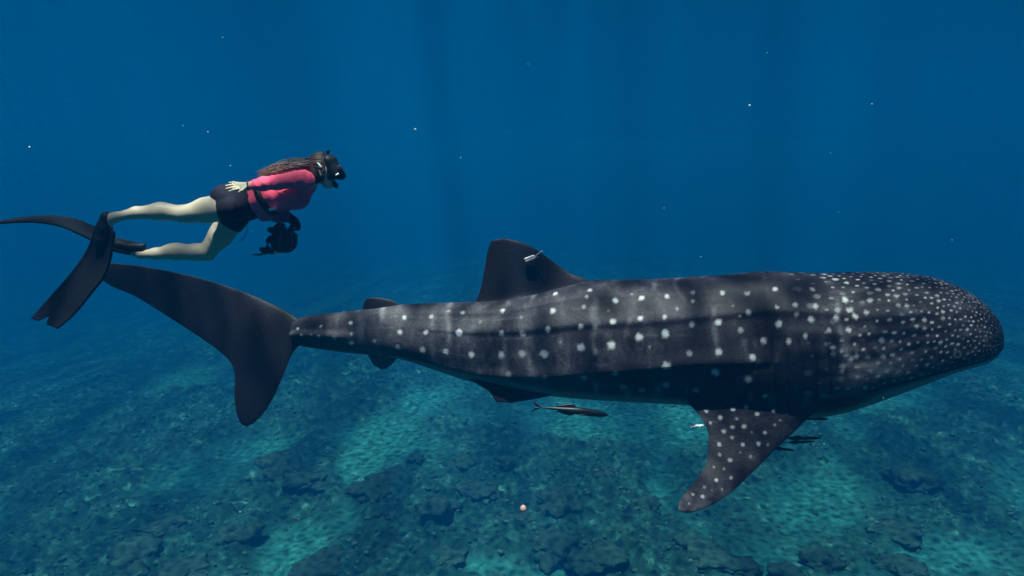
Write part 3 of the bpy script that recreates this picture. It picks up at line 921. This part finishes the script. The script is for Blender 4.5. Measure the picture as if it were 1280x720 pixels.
def build_specks():
    Mk = mat('speck_pink', (.60, .34, .29), .8, .1, noise=.25, nscale=90)
    Mw = mat('speck_white', (.75, .78, .78), .8, .1)
    me = lump_mesh('drifting_speck', 3, 2, .25, 1.0)
    me.materials.append(Mk)
    o = link('drifting_plankton', me, Mk, label='round pinkish plankton speck drifting above the dark reef', cat='plankton')
    p = on_plane(654, 636.5, 1.9); o.location = p; r = 4.4 * 1.9 / FPX; o.scale = (r, r, r * 1.3)
    # the rest of the drifting snow
    bm = bmesh.new(); bmesh.ops.create_icosphere(bm, subdivisions=1, radius=1)
    co = np.array([v.co for v in bm.verts]); f = np.array([[v.index for v in q.verts] for q in bm.faces]); bm.free()
    lst = [(37, 184, 1.7), (519, 162, 2.4), (937, 132, 2.0), (1090, 130, 1.2), (1038, 191, .9), (876, 321, 1.0), (278, 47, 1.0), (260, 165, 1.2), (229, 157, .8),
           (288, 207, 1.0), (830, 260, .7), (959, 66, .8), (576, 197, .8), (660, 80, .7), (1190, 300, .8), (210, 520, .8), (300, 640, 1.4), (268, 629, .9), (480, 580, .9), (1030, 555, .9)]
    V, F, n = [], [], 0
    pts = [(on_plane(a, b, 2.2), r * .75 * 2.2 / FPX) for a, b, r in lst]
    for _ in range(160):
        d = 1.5 + 7 * rng.random()
        pts.append((np.array([(rng.random() * 2 - 1) * d, d, CAM[2] + (rng.random() * 2 - 1) * d * .7]), (.0004 + .0012 * rng.random() ** 3) * (1 + d * .12)))
    for p, r in pts:
        V.append(co * r + p); F.append(f + n); n += len(co)
    link('marine_snow', mesh_from('marine_snow', np.concatenate(V), np.concatenate(F)), Mw, kind='stuff', label='tiny pale specks drifting through the water', cat='particles')
build_specks()

# ================================================================== FREEDIVER
YD = 5.0
def D(px, py, off=0.0): return on_plane(px, py, YD + off)

def build_diver():
    base = D(296, 257)
    root = link('person', None, None, label='snorkeller in red top, dark shorts and long black fins gliding above the tail', cat='person', loc=base)
    lo = D(112, 335, 0) - np.array([0, .48, .02]); hi = D(440, 178, 0) + np.array([.02, .48, .02])
    def field(h): return Field(lo, hi, h)
    def limb_spec():
        J = {}
        J['armN'] = ([D(381, 226, -.165), D(370, 225, -.20), D(347, 228, -.245), D(330, 230, -.235), D(313, 231.5, -.225)], [.058, .047, .040, .036, .026])
        J['armF'] = ([D(377, 233, .165), D(358, 252, .21), D(337, 269, .20), D(349, 271, .10), D(362, 272, .01)], [.055, .045, .038, .034, .026])
        J['legN'] = ([D(290, 258, -.09), D(258, 263, -.10), D(228, 267, -.10), D(200, 264.5, -.10), D(170, 266, -.10), D(146, 271, -.10), D(139, 273, -.10)],
                     [.098, .080, .052, .056, .038, .029, .030])
        J['footN'] = ([D(139, 273, -.10), D(131, 288, -.10), D(125, 306, -.10)], [.031, .034, .026])
        J['legF'] = ([D(293, 268, .09), D(276, 294, .11), D(259, 314.5, .12), D(245, 315, .12), D(222, 315, .12), D(195, 317, .12), D(176, 318, .12)],
                     [.098, .080, .058, .056, .054, .038, .026])
        J['footF'] = ([D(176, 318, .12), D(165, 313, .12), D(146, 307, .12)], [.027, .030, .022])
        return J
    J = limb_spec()
    SPINE = [D(292, 256), D(309, 254), D(328, 249), D(347, 243.5), D(365, 238.5), D(379, 231)]
    SPR = [.108, .104, .090, .100, .108, .078]
    def torso(f, inf=0.0, sy=1.38):
        f.chain(SPINE, [r + inf for r in SPR], .03, sy)
        for s in (-1, 1):
            f.ball(D(284, 249, s * .075), np.array([.105, .095, .095]) + inf, .04)
            f.ball(D(372, 248, s * .075), np.array([.070, .065, .062]) + inf, .04)
            f.cone(D(380, 226, s * .06), D(382, 226.5, s * .16), .060 + inf, .056 + inf, .04)
    # ---- body: one continuous skin
    f = field(.005)
    torso(f)
    for k in ('armN', 'armF', 'legN', 'legF', 'footN', 'footF'):
        f.chain(*J[k], k=.025)
    f.ball(D(203, 261.5, -.10), (.085, .050, .042), .02)
    f.ball(D(262, 258.5, -.10), (.11, .07, .06), .02)
    f.cone(D(240, 272, -.10), D(228, 273, -.10), .036, .030, .015)      # calf of the near leg
    f.ball(D(218, 311.5, .12), (.085, .048, .042), .02)
    f.cone(D(262, 318, .12), D(255, 319, .12), .038, .034, .012)
    f.cone(D(380, 228), D(398, 219), .054, .050, .03)      # neck
    f.ball(D(402.5, 210.5), (.078, .074, .092), .02)       # skull
    f.cone(D(404, 215), D(410, 228), .062, .040, .02)      # face
    f.ball(D(411.5, 230.5), (.026, .030, .020), .02)       # chin
    f.cone(D(414, 208), D(419, 218), .014, .018, .012)     # nose
    f.cone(D(415.5, 225), D(416.5, 226), .014, .012, .01)  # lips
    for s in (-1, 1):
        f.cone(D(401, 213, s * .072), D(402, 219, s * .074), .014, .010, .008)   # ears
    # near hand laid along the hip: palm and five fingers
    oh = -.228
    f.cone(D(312, 231.6, oh), D(298, 231, oh - .005), .021, .018, .01)
    f.cone(D(309, 233, oh - .008), D(297.5, 235, oh - .016), .017, .015, .01)
    for fi, (a, b, c, d_) in enumerate((((298, 229), (292, 228), (286.5, 228.5), .0080), ((297.5, 231.5), (290.5, 231.2), (282.5, 232.2), .0086),
                        ((297.5, 234), (290.5, 234.5), (282.8, 235.9), .0082), ((299, 236), (292.5, 237.2), (286.5, 239.2), .0072))):
        oh = -.216 - .012 * fi
        f.chain([D(*a, oh - .006), D(*b, oh - .014), D(*c, oh - .004)], [d_ * 1.1, d_, d_ * .8], .004)
    f.chain([D(307, 234.5, oh), D(303, 238, oh - .008), D(298.5, 240.5, oh - .006)], [.011, .0095, .008], .006)   # thumb
    V, F = f.mesh(); V = laplace(V, F, 2)
    Ms = mat('skin', (.43, .37, .28), .55, .35, noise=.10, nscale=25, bump=.08, bscale=120)
    link('body', mesh_from('body', V - base, F), Ms, root)
    # ---- red long-sleeved top
    t = field(.006)
    torso(t, .010)
    t.cone(D(336, 258), D(330, 268), .075, .05, .03, 1.5)          # loose cloth under the waist
    t.cut(D(320.5, 252), SPINE[1] - SPINE[2])
    t.cut(D(392, 224), np.array([1, 0, .25]))
    a = field(.006)
    for k in ('armN', 'armF'):
        pts, rad = J[k]
        a.chain(pts, [r + .007 for r in rad], .02)
    # sleeves end at the wrists
    a.cut(J['armN'][0][-1] + np.array([.010, 0, 0]), (-1, 0, 0))
    t.F = np.where(np.abs(t.F - a.F) < .03, np.minimum(t.F, a.F) - np.maximum(.03 - np.abs(t.F - a.F), 0) ** 2 / .12, np.minimum(t.F, a.F))
    # folds and wrinkles of the cloth
    V, F = t.mesh(); V = laplace(V, F, 3)
    N = np.zeros_like(V)
    tri = np.cross(V[F[:, 2]] - V[F[:, 0]], V[F[:, 3]] - V[F[:, 1]])
    for k in range(4): np.add.at(N, F[:, k], tri)
    N /= np.linalg.norm(N, axis=1)[:, None] + 1e-12
    q = V @ np.array([[.9, 0, .4], [0, 1, 0], [-.4, 0, .9]]).T
    V = V + N * (.014 * (fbm(q * np.array([22, 9, 8]), 3, 77) - .5) + .004 * (fbm(V * 40, 2, 78) - .5))[:, None]
    Mr = mat('red_top', (.92, .10, .19), .75, .25, noise=.12, nscale=30, bump=.15, bscale=200)
    shirt = link('long_sleeved_top', mesh_from('long_sleeved_top', V - base, F), Mr, root)
    # cuff
    Mk = mat('black_rubber', (.008, .009, .012), .55, .22, noise=.35, nscale=20)
    cuff = [D(311, 231.6, -.224) - base + np.array([0, .031 * math.cos(x), .031 * math.sin(x)]) for x in np.linspace(0, 2 * math.pi, 25)]
    V2, F2, _ = tube(cuff, .0045, 8, False)
    link('cuff', mesh_from('cuff', V2, F2), mat('cuff_dark', (.12, .02, .04), .7), shirt)
    # ---- shorts
    s_ = field(.006)
    lg = [field(.006) for _ in range(2)]
    torso(s_, .008)
    s_.cut(D(323, 251), SPINE[2] - SPINE[1])
    for fld, k, cp, cn in ((lg[0], 'legN', D(277.5, 262, -.09), (-1, 0, -.05)), (lg[1], 'legF', D(287, 281, .1), (-.62, 0, -.78))):
        pts, rad = J[k]
        fld.chain(pts[:3], [r + .009 for r in rad[:3]], .02)
        fld.cut(cp, cn)
    s_.cut(D(270, 247), (-.75, 0, -.66)) if False else None
    # torso part of the shorts must not run over the leg openings
    s_.cut(D(262, 247), (-1, 0, -.10))
    s_.F = np.minimum(s_.F, np.minimum(lg[0].F, lg[1].F))
    V, F = s_.mesh(); V = laplace(V, F, 3)
    V[:, :] = V
    link('shorts', mesh_from('shorts', V - base, F), mat('dark_cloth', (.012, .012, .022), .8, .15, noise=.3, nscale=18, bump=.2, bscale=60), root)
    # ---- belt with pale buckle
    ax = (SPINE[3] - SPINE[2]); ax /= np.linalg.norm(ax)
    ax = ax + np.array([.0, 0, .22]); ax /= np.linalg.norm(ax)
    c = D(335, 248)
    u = np.array([0, 1.0, 0]); w = np.cross(ax, u)
    ang = np.linspace(0, 2 * math.pi, 65)[:-1]
    ring = []
    for x in ang:
        rr = c + u * .150 * math.cos(x) + w * .118 * math.sin(x)
        n_ = u * math.cos(x) + w * math.sin(x)
        for da, dr in ((-.022, 0), (.022, 0), (.022, .006), (-.022, .006)):
            ring.append(rr + ax * da + n_ * dr)
    V = np.array(ring); F = grid_faces(64, 4, True)
    j = np.arange(4); F = np.vstack([F, np.stack([63 * 4 + j, j, (j + 1) % 4, 63 * 4 + (j + 1) % 4], 1)])
    belt = link('belt', mesh_from('belt', V - base, F, smooth=False), Mk, root)
    bc = D(341, 261, -.145)
    V, F, _ = tube([bc + np.array([-.022, 0, -.006]), bc + np.array([.020, -.006, .004])], .010, 12)
    link('buckle', mesh_from('buckle', V - base, F), mat('buckle_white', (.75, .78, .78), .3, .5), belt)
    lan = curve_pts([D(306, 276, -.08), D(309, 286, -.09), D(305, 297, -.09), D(300, 301, -.085)], 16)
    V, F, _ = tube(lan, .0025, 6)
    link('lanyard', mesh_from('lanyard', V - base, F), Mk, root)
    # ---- glove of the far hand, fingers closed on the grip
    g = Field(D(358, 292) - np.array([0, .14, .02]), D(384, 262) + np.array([.02, .14, .02]), .004)
    g.cone(D(362, 272, .01), D(368, 277, .0), .030, .030, .01)
    g.cone(D(367, 276, .0), D(371, 281, -.005), .030, .026, .01)
    for i, yy in enumerate((-.034, -.011, .012, .033)):
        l = (1, 1.06, 1, .85)[i]
        g.chain([D(370, 279, yy), D(374, 282 + 1.2 * l, yy - .003), D(373.5, 286.5 * l + 286.5 * 0 + (1 - l) * 284, yy), D(368.5, 287.5, yy)], [.0115, .0105, .0095, .008], .004)
    g.chain([D(366, 279, -.030), D(364, 283.5, -.038), D(366.5, 287, -.030)], [.012, .0105, .009], .005)
    V, F = g.mesh(); V = laplace(V, F, 1)
    link('glove', mesh_from('glove', V - base, F), Mk, root)
    # ---- mask
    mk = Field(D(388, 240) - np.array([0, .16, 0]), D(440, 182) + np.array([0, .16, 0]), .004)
    mk.cone(D(411, 200), D(413, 221), .040, .030, .02, 1.75)
    mk.cone(D(415, 202), D(420, 217), .036, .036, .02, 1.6)
    mk.cone(D(419, 211), D(426.5, 219), .034, .026, .02, 1.35)
    mk.ball(D(426, 219), (.032, .045, .030), .015)
    V, F = mk.mesh(); V = laplace(V, F, 2)
    mask = link('diving_mask', mesh_from('diving_mask', V - base, F), Mk, root)
    # two lens panes set on the front slope
    Mg = mat('lens_glass', (.02, .025, .03), .08, .6, noise=.1)
    n_ = np.array([.86, 0, .50]); u = np.array([0, 1.0, 0]); w = np.cross(n_, u)
    for s in (-1, 1):
        cen = D(427, 209, s * .034) - base
        ang = np.linspace(0, 2 * np.pi, 28, endpoint=False)
        sup = lambda x: np.sign(x) * np.abs(x) ** .7
        ringo = np.array([cen + u * sup(math.cos(x)) * .028 + w * sup(math.sin(x)) * .022 for x in ang])
        V = np.vstack([ringo - n_ * .02, ringo, ringo * .96 + cen * .04 + n_ * .003, cen[None] + n_ * .003])
        F = np.vstack([grid_faces(3, 28, True)])
        jj = np.arange(28)
        Fl = [tuple(q) for q in F] + [(84, 56 + k, 56 + (k + 1) % 28) for k in jj]
        link('lens', mesh_from('lens', V, Fl, smooth=False), Mg, mask)
    # strap round the back of the head, pale clip
    st = []
    for x in np.linspace(-.5 * math.pi, .5 * math.pi, 33):
        st.append(D(409, 211) + np.array([-.105 * math.cos(x), .100 * math.sin(x), .020 * math.cos(x)]))
    st = np.array(st)
    tn = np.gradient(st, axis=0); tn /= np.linalg.norm(tn, axis=1)[:, None]
    upv = np.array([-.45, 0, .9]); V = []
    for p, q in zip(st, tn):
        o_ = np.cross(q, upv); o_ /= np.linalg.norm(o_)
        for a_, b_ in ((-.013, 0), (.013, 0), (.013, .005), (-.013, .005)): V.append(p + upv * a_ - o_ * b_)
    link('strap', mesh_from('strap', np.array(V) - base, grid_faces(33, 4, True), smooth=False), Mk, mask)
    V, F, _ = tube([D(395.5, 202, -.075), D(400, 207, -.092), D(404.5, 212.5, -.098)], [.005, .007, .005], 10)
    link('strap_clip', mesh_from('strap_clip', V - base, F), mat('clip_pale', (.36, .40, .44), .35, .5), mask)
    V, F, _ = tube([D(423, 217, -.05), D(421, 218.5, -.052), D(419.5, 219, -.05)], .0055, 8)  # white highlight on the mask front, modelled as a small pale piece
    link('mask_glint', mesh_from('mask_glint', V - base, F), mat('glint_white', (.8, .84, .86), .3, .5), mask)
    # snorkel: up the far side of the head to its tip, and its mouthpiece
    sn = curve_pts([D(417.5, 228), D(420, 231, .02), D(418, 232, .07), D(412, 222, .105), D(409, 204, .09), D(409.5, 193, .05), D(410.5, 188, .03)], 40)
    V, F, _ = tube(sn, np.interp(np.linspace(0, 1, 40), (0, .1, .2, .9, 1), (.012, .014, .011, .0095, .010)), 12)
    snk = link('snorkel', mesh_from('snorkel', V - base, F), Mk, root)
    mp = Field(D(410, 240) - np.array([0, .06, 0]), D(428, 220) + np.array([0, .06, 0]), .003)
    mp.cone(D(415.5, 227.5), D(419.5, 231.5), .018, .017, .01, 1.3); mp.cone(D(418, 231), D(420.5, 233), .014, .011, .008, 1.2)
    V, F = mp.mesh()
    link('mouthpiece', mesh_from('mouthpiece', V - base, F), Mk, snk)
    # ---- hair: cap on the skull and long loose strands streaming back
    hf = Field(D(380, 232) - np.array([0, .13, 0]), D(416, 184) + np.array([0, .13, 0]), .004)
    hf.ball(D(400.5, 208.5), (.082, .082, .094), .02)
    hf.cone(D(393, 209), D(383, 212), .060, .030, .03, 1.2)
    hf.cone(D(402, 214), D(404, 224), .074, .054, .02)  # dark hair carried over the cheek to stand in for shade on the face
    hf.cut(D(410, 205), (1, 0, -.15))
    hf.cone(D(399, 214), D(398, 224), .076, .058, .02)
    hf.cut(D(400, 228.5), (.35, 0, -1))
    V, F = hf.mesh(); V = laplace(V, F, 2)
    V = V + (.006 * (fbm(V * np.array([18, 60, 60]), 2, 91) - .5))[:, None] * np.array([0, 1, 1])
    m = bpy.data.materials.new('brown_hair'); m.use_nodes = True
    nt = m.node_tree; b = nt.nodes['Principled BSDF']; b.inputs['Roughness'].default_value = .5
    tip = attr_node(nt, 'tip'); n3 = noise_node(nt, 45)
    c1 = mix_rgb(nt, n3, (.012, .006, .006), (.042, .016, .013)); c2 = mix_rgb(nt, n3, (.22, .13, .08), (.42, .29, .19))
    nt.links.new(mix_rgb(nt, tip, c1, c2), b.inputs['Base Color'])
    cap_ = (V - base, F, {'tip': np.zeros(len(V))})
    parts = [cap_]
    r2 = np.random.default_rng(3)
    for k in range(420):
        a0 = r2.random() * 2 * math.pi; rr = math.sqrt(r2.random())
        st0 = D(396, 207) + np.array([0, .062 * rr * math.cos(a0), .055 * rr * math.sin(a0)])
        L = .55 + .45 * r2.random()
        yoff = .075 * rr * math.cos(a0) + .02 * r2.normal()
        zoff = .028 * rr * math.sin(a0) + .006 * r2.normal()
        e = D(396 + (324 - 396) * L, 208 + (217.5 - 208) * L, 0) + np.array([0, yoff * 1.2, zoff - .005])
        m1 = D(396 + (370 - 396) * (L * .9), 208.5, 0) + np.array([0, yoff, zoff * 1.3 + .012])
        m2 = (m1 + e) / 2 + np.array([0, .012 * r2.normal(), .006 + .010 * r2.normal()])
        pts = curve_pts([st0, m1, m2, e], 12) - base
        v, f_, _ = tube(pts, np.linspace(.0036, .0010, 12), 4, False)
        parts.append((v, f_, {'tip': np.repeat(sstep(.45, 1.0, np.linspace(0, 1, 12)) * (.5 + .5 * L), 4)}))
    for k in range(170):
        ph = (r2.random() * 2 - 1) * 1.45
        rad = np.array([.084, .084, .096]) * (1.0 + .03 * r2.random())
        cc = D(400.5, 208.5)
        arc = [cc + rad * np.array([math.cos(el) * 1.0, math.sin(ph) * math.sin(el), math.cos(ph) * math.sin(el)]) for el in np.linspace(1.25, 2.75, 6)]
        e = D(362 + 14 * r2.random(), 212, 0) + np.array([0, .07 * math.sin(ph), .012 * r2.normal()])
        pts = curve_pts(arc + [e], 16) - base
        v, f_, _ = tube(pts, np.linspace(.0040, .0014, 16), 4, False)
        parts.append((v, f_, {'tip': np.full(64, .12 * r2.random())}))
    V, F, A = merge(parts)
    link('hair', mesh_from('hair', V, F, attrs=A), m, root)
    # ---- long fins
    Mf = mat('fin_black', (.006, .008, .013), .7, .12, noise=.4, nscale=8, bump=.1, bscale=30)
    def blade(left, right, ol, orr, n=70, k=26, notch=0.0, thick=.006):
        l = curve_pts(left, n); r = curve_pts(right, n)
        t = np.linspace(0, 1, n)
        Lp = np.array([D(*p, ol(x)) for p, x in zip(l, t)]); Rp = np.array([D(*p, orr(x)) for p, x in zip(r, t)])
        s = np.linspace(0, 1, k)
        M_ = Lp[:, None] * (1 - s)[None, :, None] + Rp[:, None] * s[None, :, None]
        # forked end
        cut = notch * np.maximum(0, 1 - np.abs(s - .42) / .16)
        ext = (Lp[-1] - Lp[-6] + Rp[-1] - Rp[-6]) / 2; ext /= np.linalg.norm(ext)
        M_ = M_ - ext[None, None] * (cut[None, :] * sstep(.80, 1.0, t)[:, None])[..., None]
        du = np.gradient(M_, axis=0); dv = np.gradient(M_, axis=1)
        N = np.cross(du, dv); N /= np.linalg.norm(N, axis=2)[..., None] + 1e-9
        rail = .010 * (np.exp(-((s - .03) / .035) ** 2) + np.exp(-((s - .97) / .035) ** 2)) + .002 * np.exp(-((s - .35) / .05) ** 2) + .002 * np.exp(-((s - .65) / .05) ** 2)
        th_ = (thick * (1 - .6 * t))[:, None] + rail[None, :] * (1 - .7 * t)[:, None]
        A = (M_ + N * th_[..., None]).reshape(-1, 3); B = (M_ - N * th_[..., None]).reshape(-1, 3)
        nn = len(A); i = np.arange(n - 1); c = np.arange(k - 1)
        F = np.concatenate([grid_faces(n, k), grid_faces(n, k, flip=True) + nn,
                            np.stack([i*k, nn+i*k, nn+(i+1)*k, (i+1)*k], 1), np.stack([i*k+k-1, (i+1)*k+k-1, nn+(i+1)*k+k-1, nn+i*k+k-1], 1),
                            np.stack([(n-1)*k+c, nn+(n-1)*k+c, nn+(n-1)*k+c+1, (n-1)*k+c+1], 1), np.stack([c, c+1, nn+c+1, nn+c], 1)])
        return np.vstack([A, B]), F
    V, F = blade([(122, 279), (119, 288), (111, 309), (92, 338), (64, 370), (39, 398)], [(143, 290), (141.5, 305), (139, 320), (132, 343), (115, 366), (92, 394), (72, 411)],
                 lambda t: -.085 + .05 * t, lambda t: -.125 - .05 * t, notch=.075)
    fin1 = link('swim_fin', mesh_from('swim_fin', V - base, F), Mf, root)
    V, F = blade([(162, 317.5), (142, 313), (116, 300.5), (98, 292), (71, 281.5), (40, 277.5), (3, 279), (-6, 280)], [(164, 302.5), (142, 297), (116, 283), (90, 273.5), (63, 270), (32, 271.7), (0, 276.5), (-6, 278)],
                 lambda t: .07 - .02 * t, lambda t: .19 + .05 * t)
    fin2 = link('swim_fin', mesh_from('swim_fin', V - base, F), Mf, root)
    pk = Field(D(110, 322) - np.array([0, .2, 0]), D(152, 258) + np.array([0, .2, 0]), .005)
    pk.chain([D(133.5, 272, -.10), D(130.5, 285, -.10), D(127, 300, -.10), D(122.5, 318, -.10)], [.040, .046, .042, .020], .02, 1.1)
    pk.cut(D(137.5, 268, -.1), (1, 0, .22))
    V, F = pk.mesh(); V = laplace(V, F, 2)
    link('foot_pocket', mesh_from('foot_pocket', V - base, F), Mk, fin1)
    pk = Field(D(120, 332, .1) - np.array([0, .2, 0]), D(195, 290, .1) + np.array([0, .2, 0]), .005)
    pk.chain([D(178, 310, .12), D(165, 309.5, .12), D(150, 306, .12), D(135, 299, .12)], [.024, .036, .036, .014], .02, 1.2)
    pk.cone(D(181, 306, .12), D(170, 307, .12), .010, .02, .015, 1.6)
    V, F = pk.mesh(); V = laplace(V, F, 2)
    link('foot_pocket', mesh_from('foot_pocket', V - base, F), Mk, fin2)
build_diver()

def rbox(size, bev=.01, seg=3):
    bm = bmesh.new(); bmesh.ops.create_cube(bm, size=1)
    for v in bm.verts: v.co = Vector((v.co.x * size[0], v.co.y * size[1], v.co.z * size[2]))
    bmesh.ops.bevel(bm, geom=bm.edges[:], offset=bev, segments=seg, affect='EDGES')
    me = bpy.data.meshes.new('housing'); bm.to_mesh(me); bm.free()
    me.polygons.foreach_set('use_smooth', np.ones(len(me.polygons), bool))
    return me

def build_camera_rig():
    c = D(352, 300.5)
    root = link('underwater_camera', None, None, label='black underwater camera housing with side grips held in the gloved hand', cat='camera', loc=c)
    root.rotation_euler = (0, math.radians(-12), 0); root.scale = (.9, .9, .9)
    Mk = mat('housing_black', (.012, .013, .016), .4, .4, noise=.4, nscale=25)
    Mg = mat('port_glass', (.015, .018, .022), .06, .6)
    me = rbox((.155, .17, .165), .028, 4); o = link('housing', me, Mk, root); o.location = (.005, 0, -.005)
    me = rbox((.10, .12, .035), .012, 3); o = link('top_plate', me, Mk, root); o.location = (.0, 0, .088); 
    # dome port, pointing away along the swimming direction and down
    n, k = 16, 32
    a = np.linspace(0, math.pi / 2, n); th = np.linspace(0, 2 * np.pi, k, endpoint=False)
    V = np.stack([np.repeat(.055 * np.sin(a)[::-1] * 1.0, k), (np.cos(a)[::-1][:, None] * np.cos(th) * .085).ravel(), (np.cos(a)[::-1][:, None] * np.sin(th) * .085).ravel()], 1)
    V[:, 0] = np.repeat(.06 * np.sin(a[::-1]), k)
    V2 = np.stack([V[:, 1], V[:, 0] * 0 + V[:, 0], V[:, 2]], 1)
    o = link('dome_port', mesh_from('dome_port', V2, grid_faces(n, k, True)), Mg, root); o.location = (0, .08, -.01)
    ring = [(.088 * math.cos(x), 0, .088 * math.sin(x)) for x in np.linspace(0, 2 * math.pi, 49)]
    v, f, _ = tube(ring, .008, 8, False); o = link('port_ring', mesh_from('port_ring', v, f), Mk, root); o.location = (0, .082, -.01)
    # grips: left one sticks out behind with knob and lever
    v, f, _ = tube([(-.07, 0, .045), (-.105, 0, .015), (-.125, 0, -.03), (-.10, 0, -.07), (-.06, 0, -.075)], [.016, .020, .022, .020, .016], 14)
    link('grip', mesh_from('grip', v, f), Mk, root)
    v, f, _ = tube([(.075, 0, .075), (.105, 0, .06), (.112, 0, .02), (.10, 0, -.03), (.07, 0, -.05)], [.014, .017, .018, .017, .014], 14)
    link('grip', mesh_from('grip', v, f), Mk, root)
    for (x, y, z, r) in ((-.14, 0, -.055, .026), (-.155, -.02, -.035, .018), (-.05, -.03, .095, .022), (.045, -.03, .108, .018)):
        v, f, _ = tube([(x, y - .015, z), (x, y + .015, z)], r, 16); link('knob', mesh_from('knob', v, f), Mk, root)
    v, f, _ = tube(curve_pts([(-.15, 0, -.06), (-.19, -.005, -.072), (-.225, -.005, -.062), (-.245, -.005, -.064)], 14), np.linspace(.010, .004, 14), 8)
    link('lever', mesh_from('lever', v, f), Mk, root)
    v, f, _ = tube([(-.05, 0, .09), (.01, 0, .125), (.03, 0, .105)], .014, 10); link('strobe_arm', mesh_from('strobe_arm', v, f), Mk, root)
    v, f, _ = tube([(-.05, -.08, -.075), (-.02, -.09, -.085)], .008, 8)
    link('latch', mesh_from('latch', v, f), mat('latch_pale', (.4, .44, .46), .4, .5), root)
build_camera_rig()
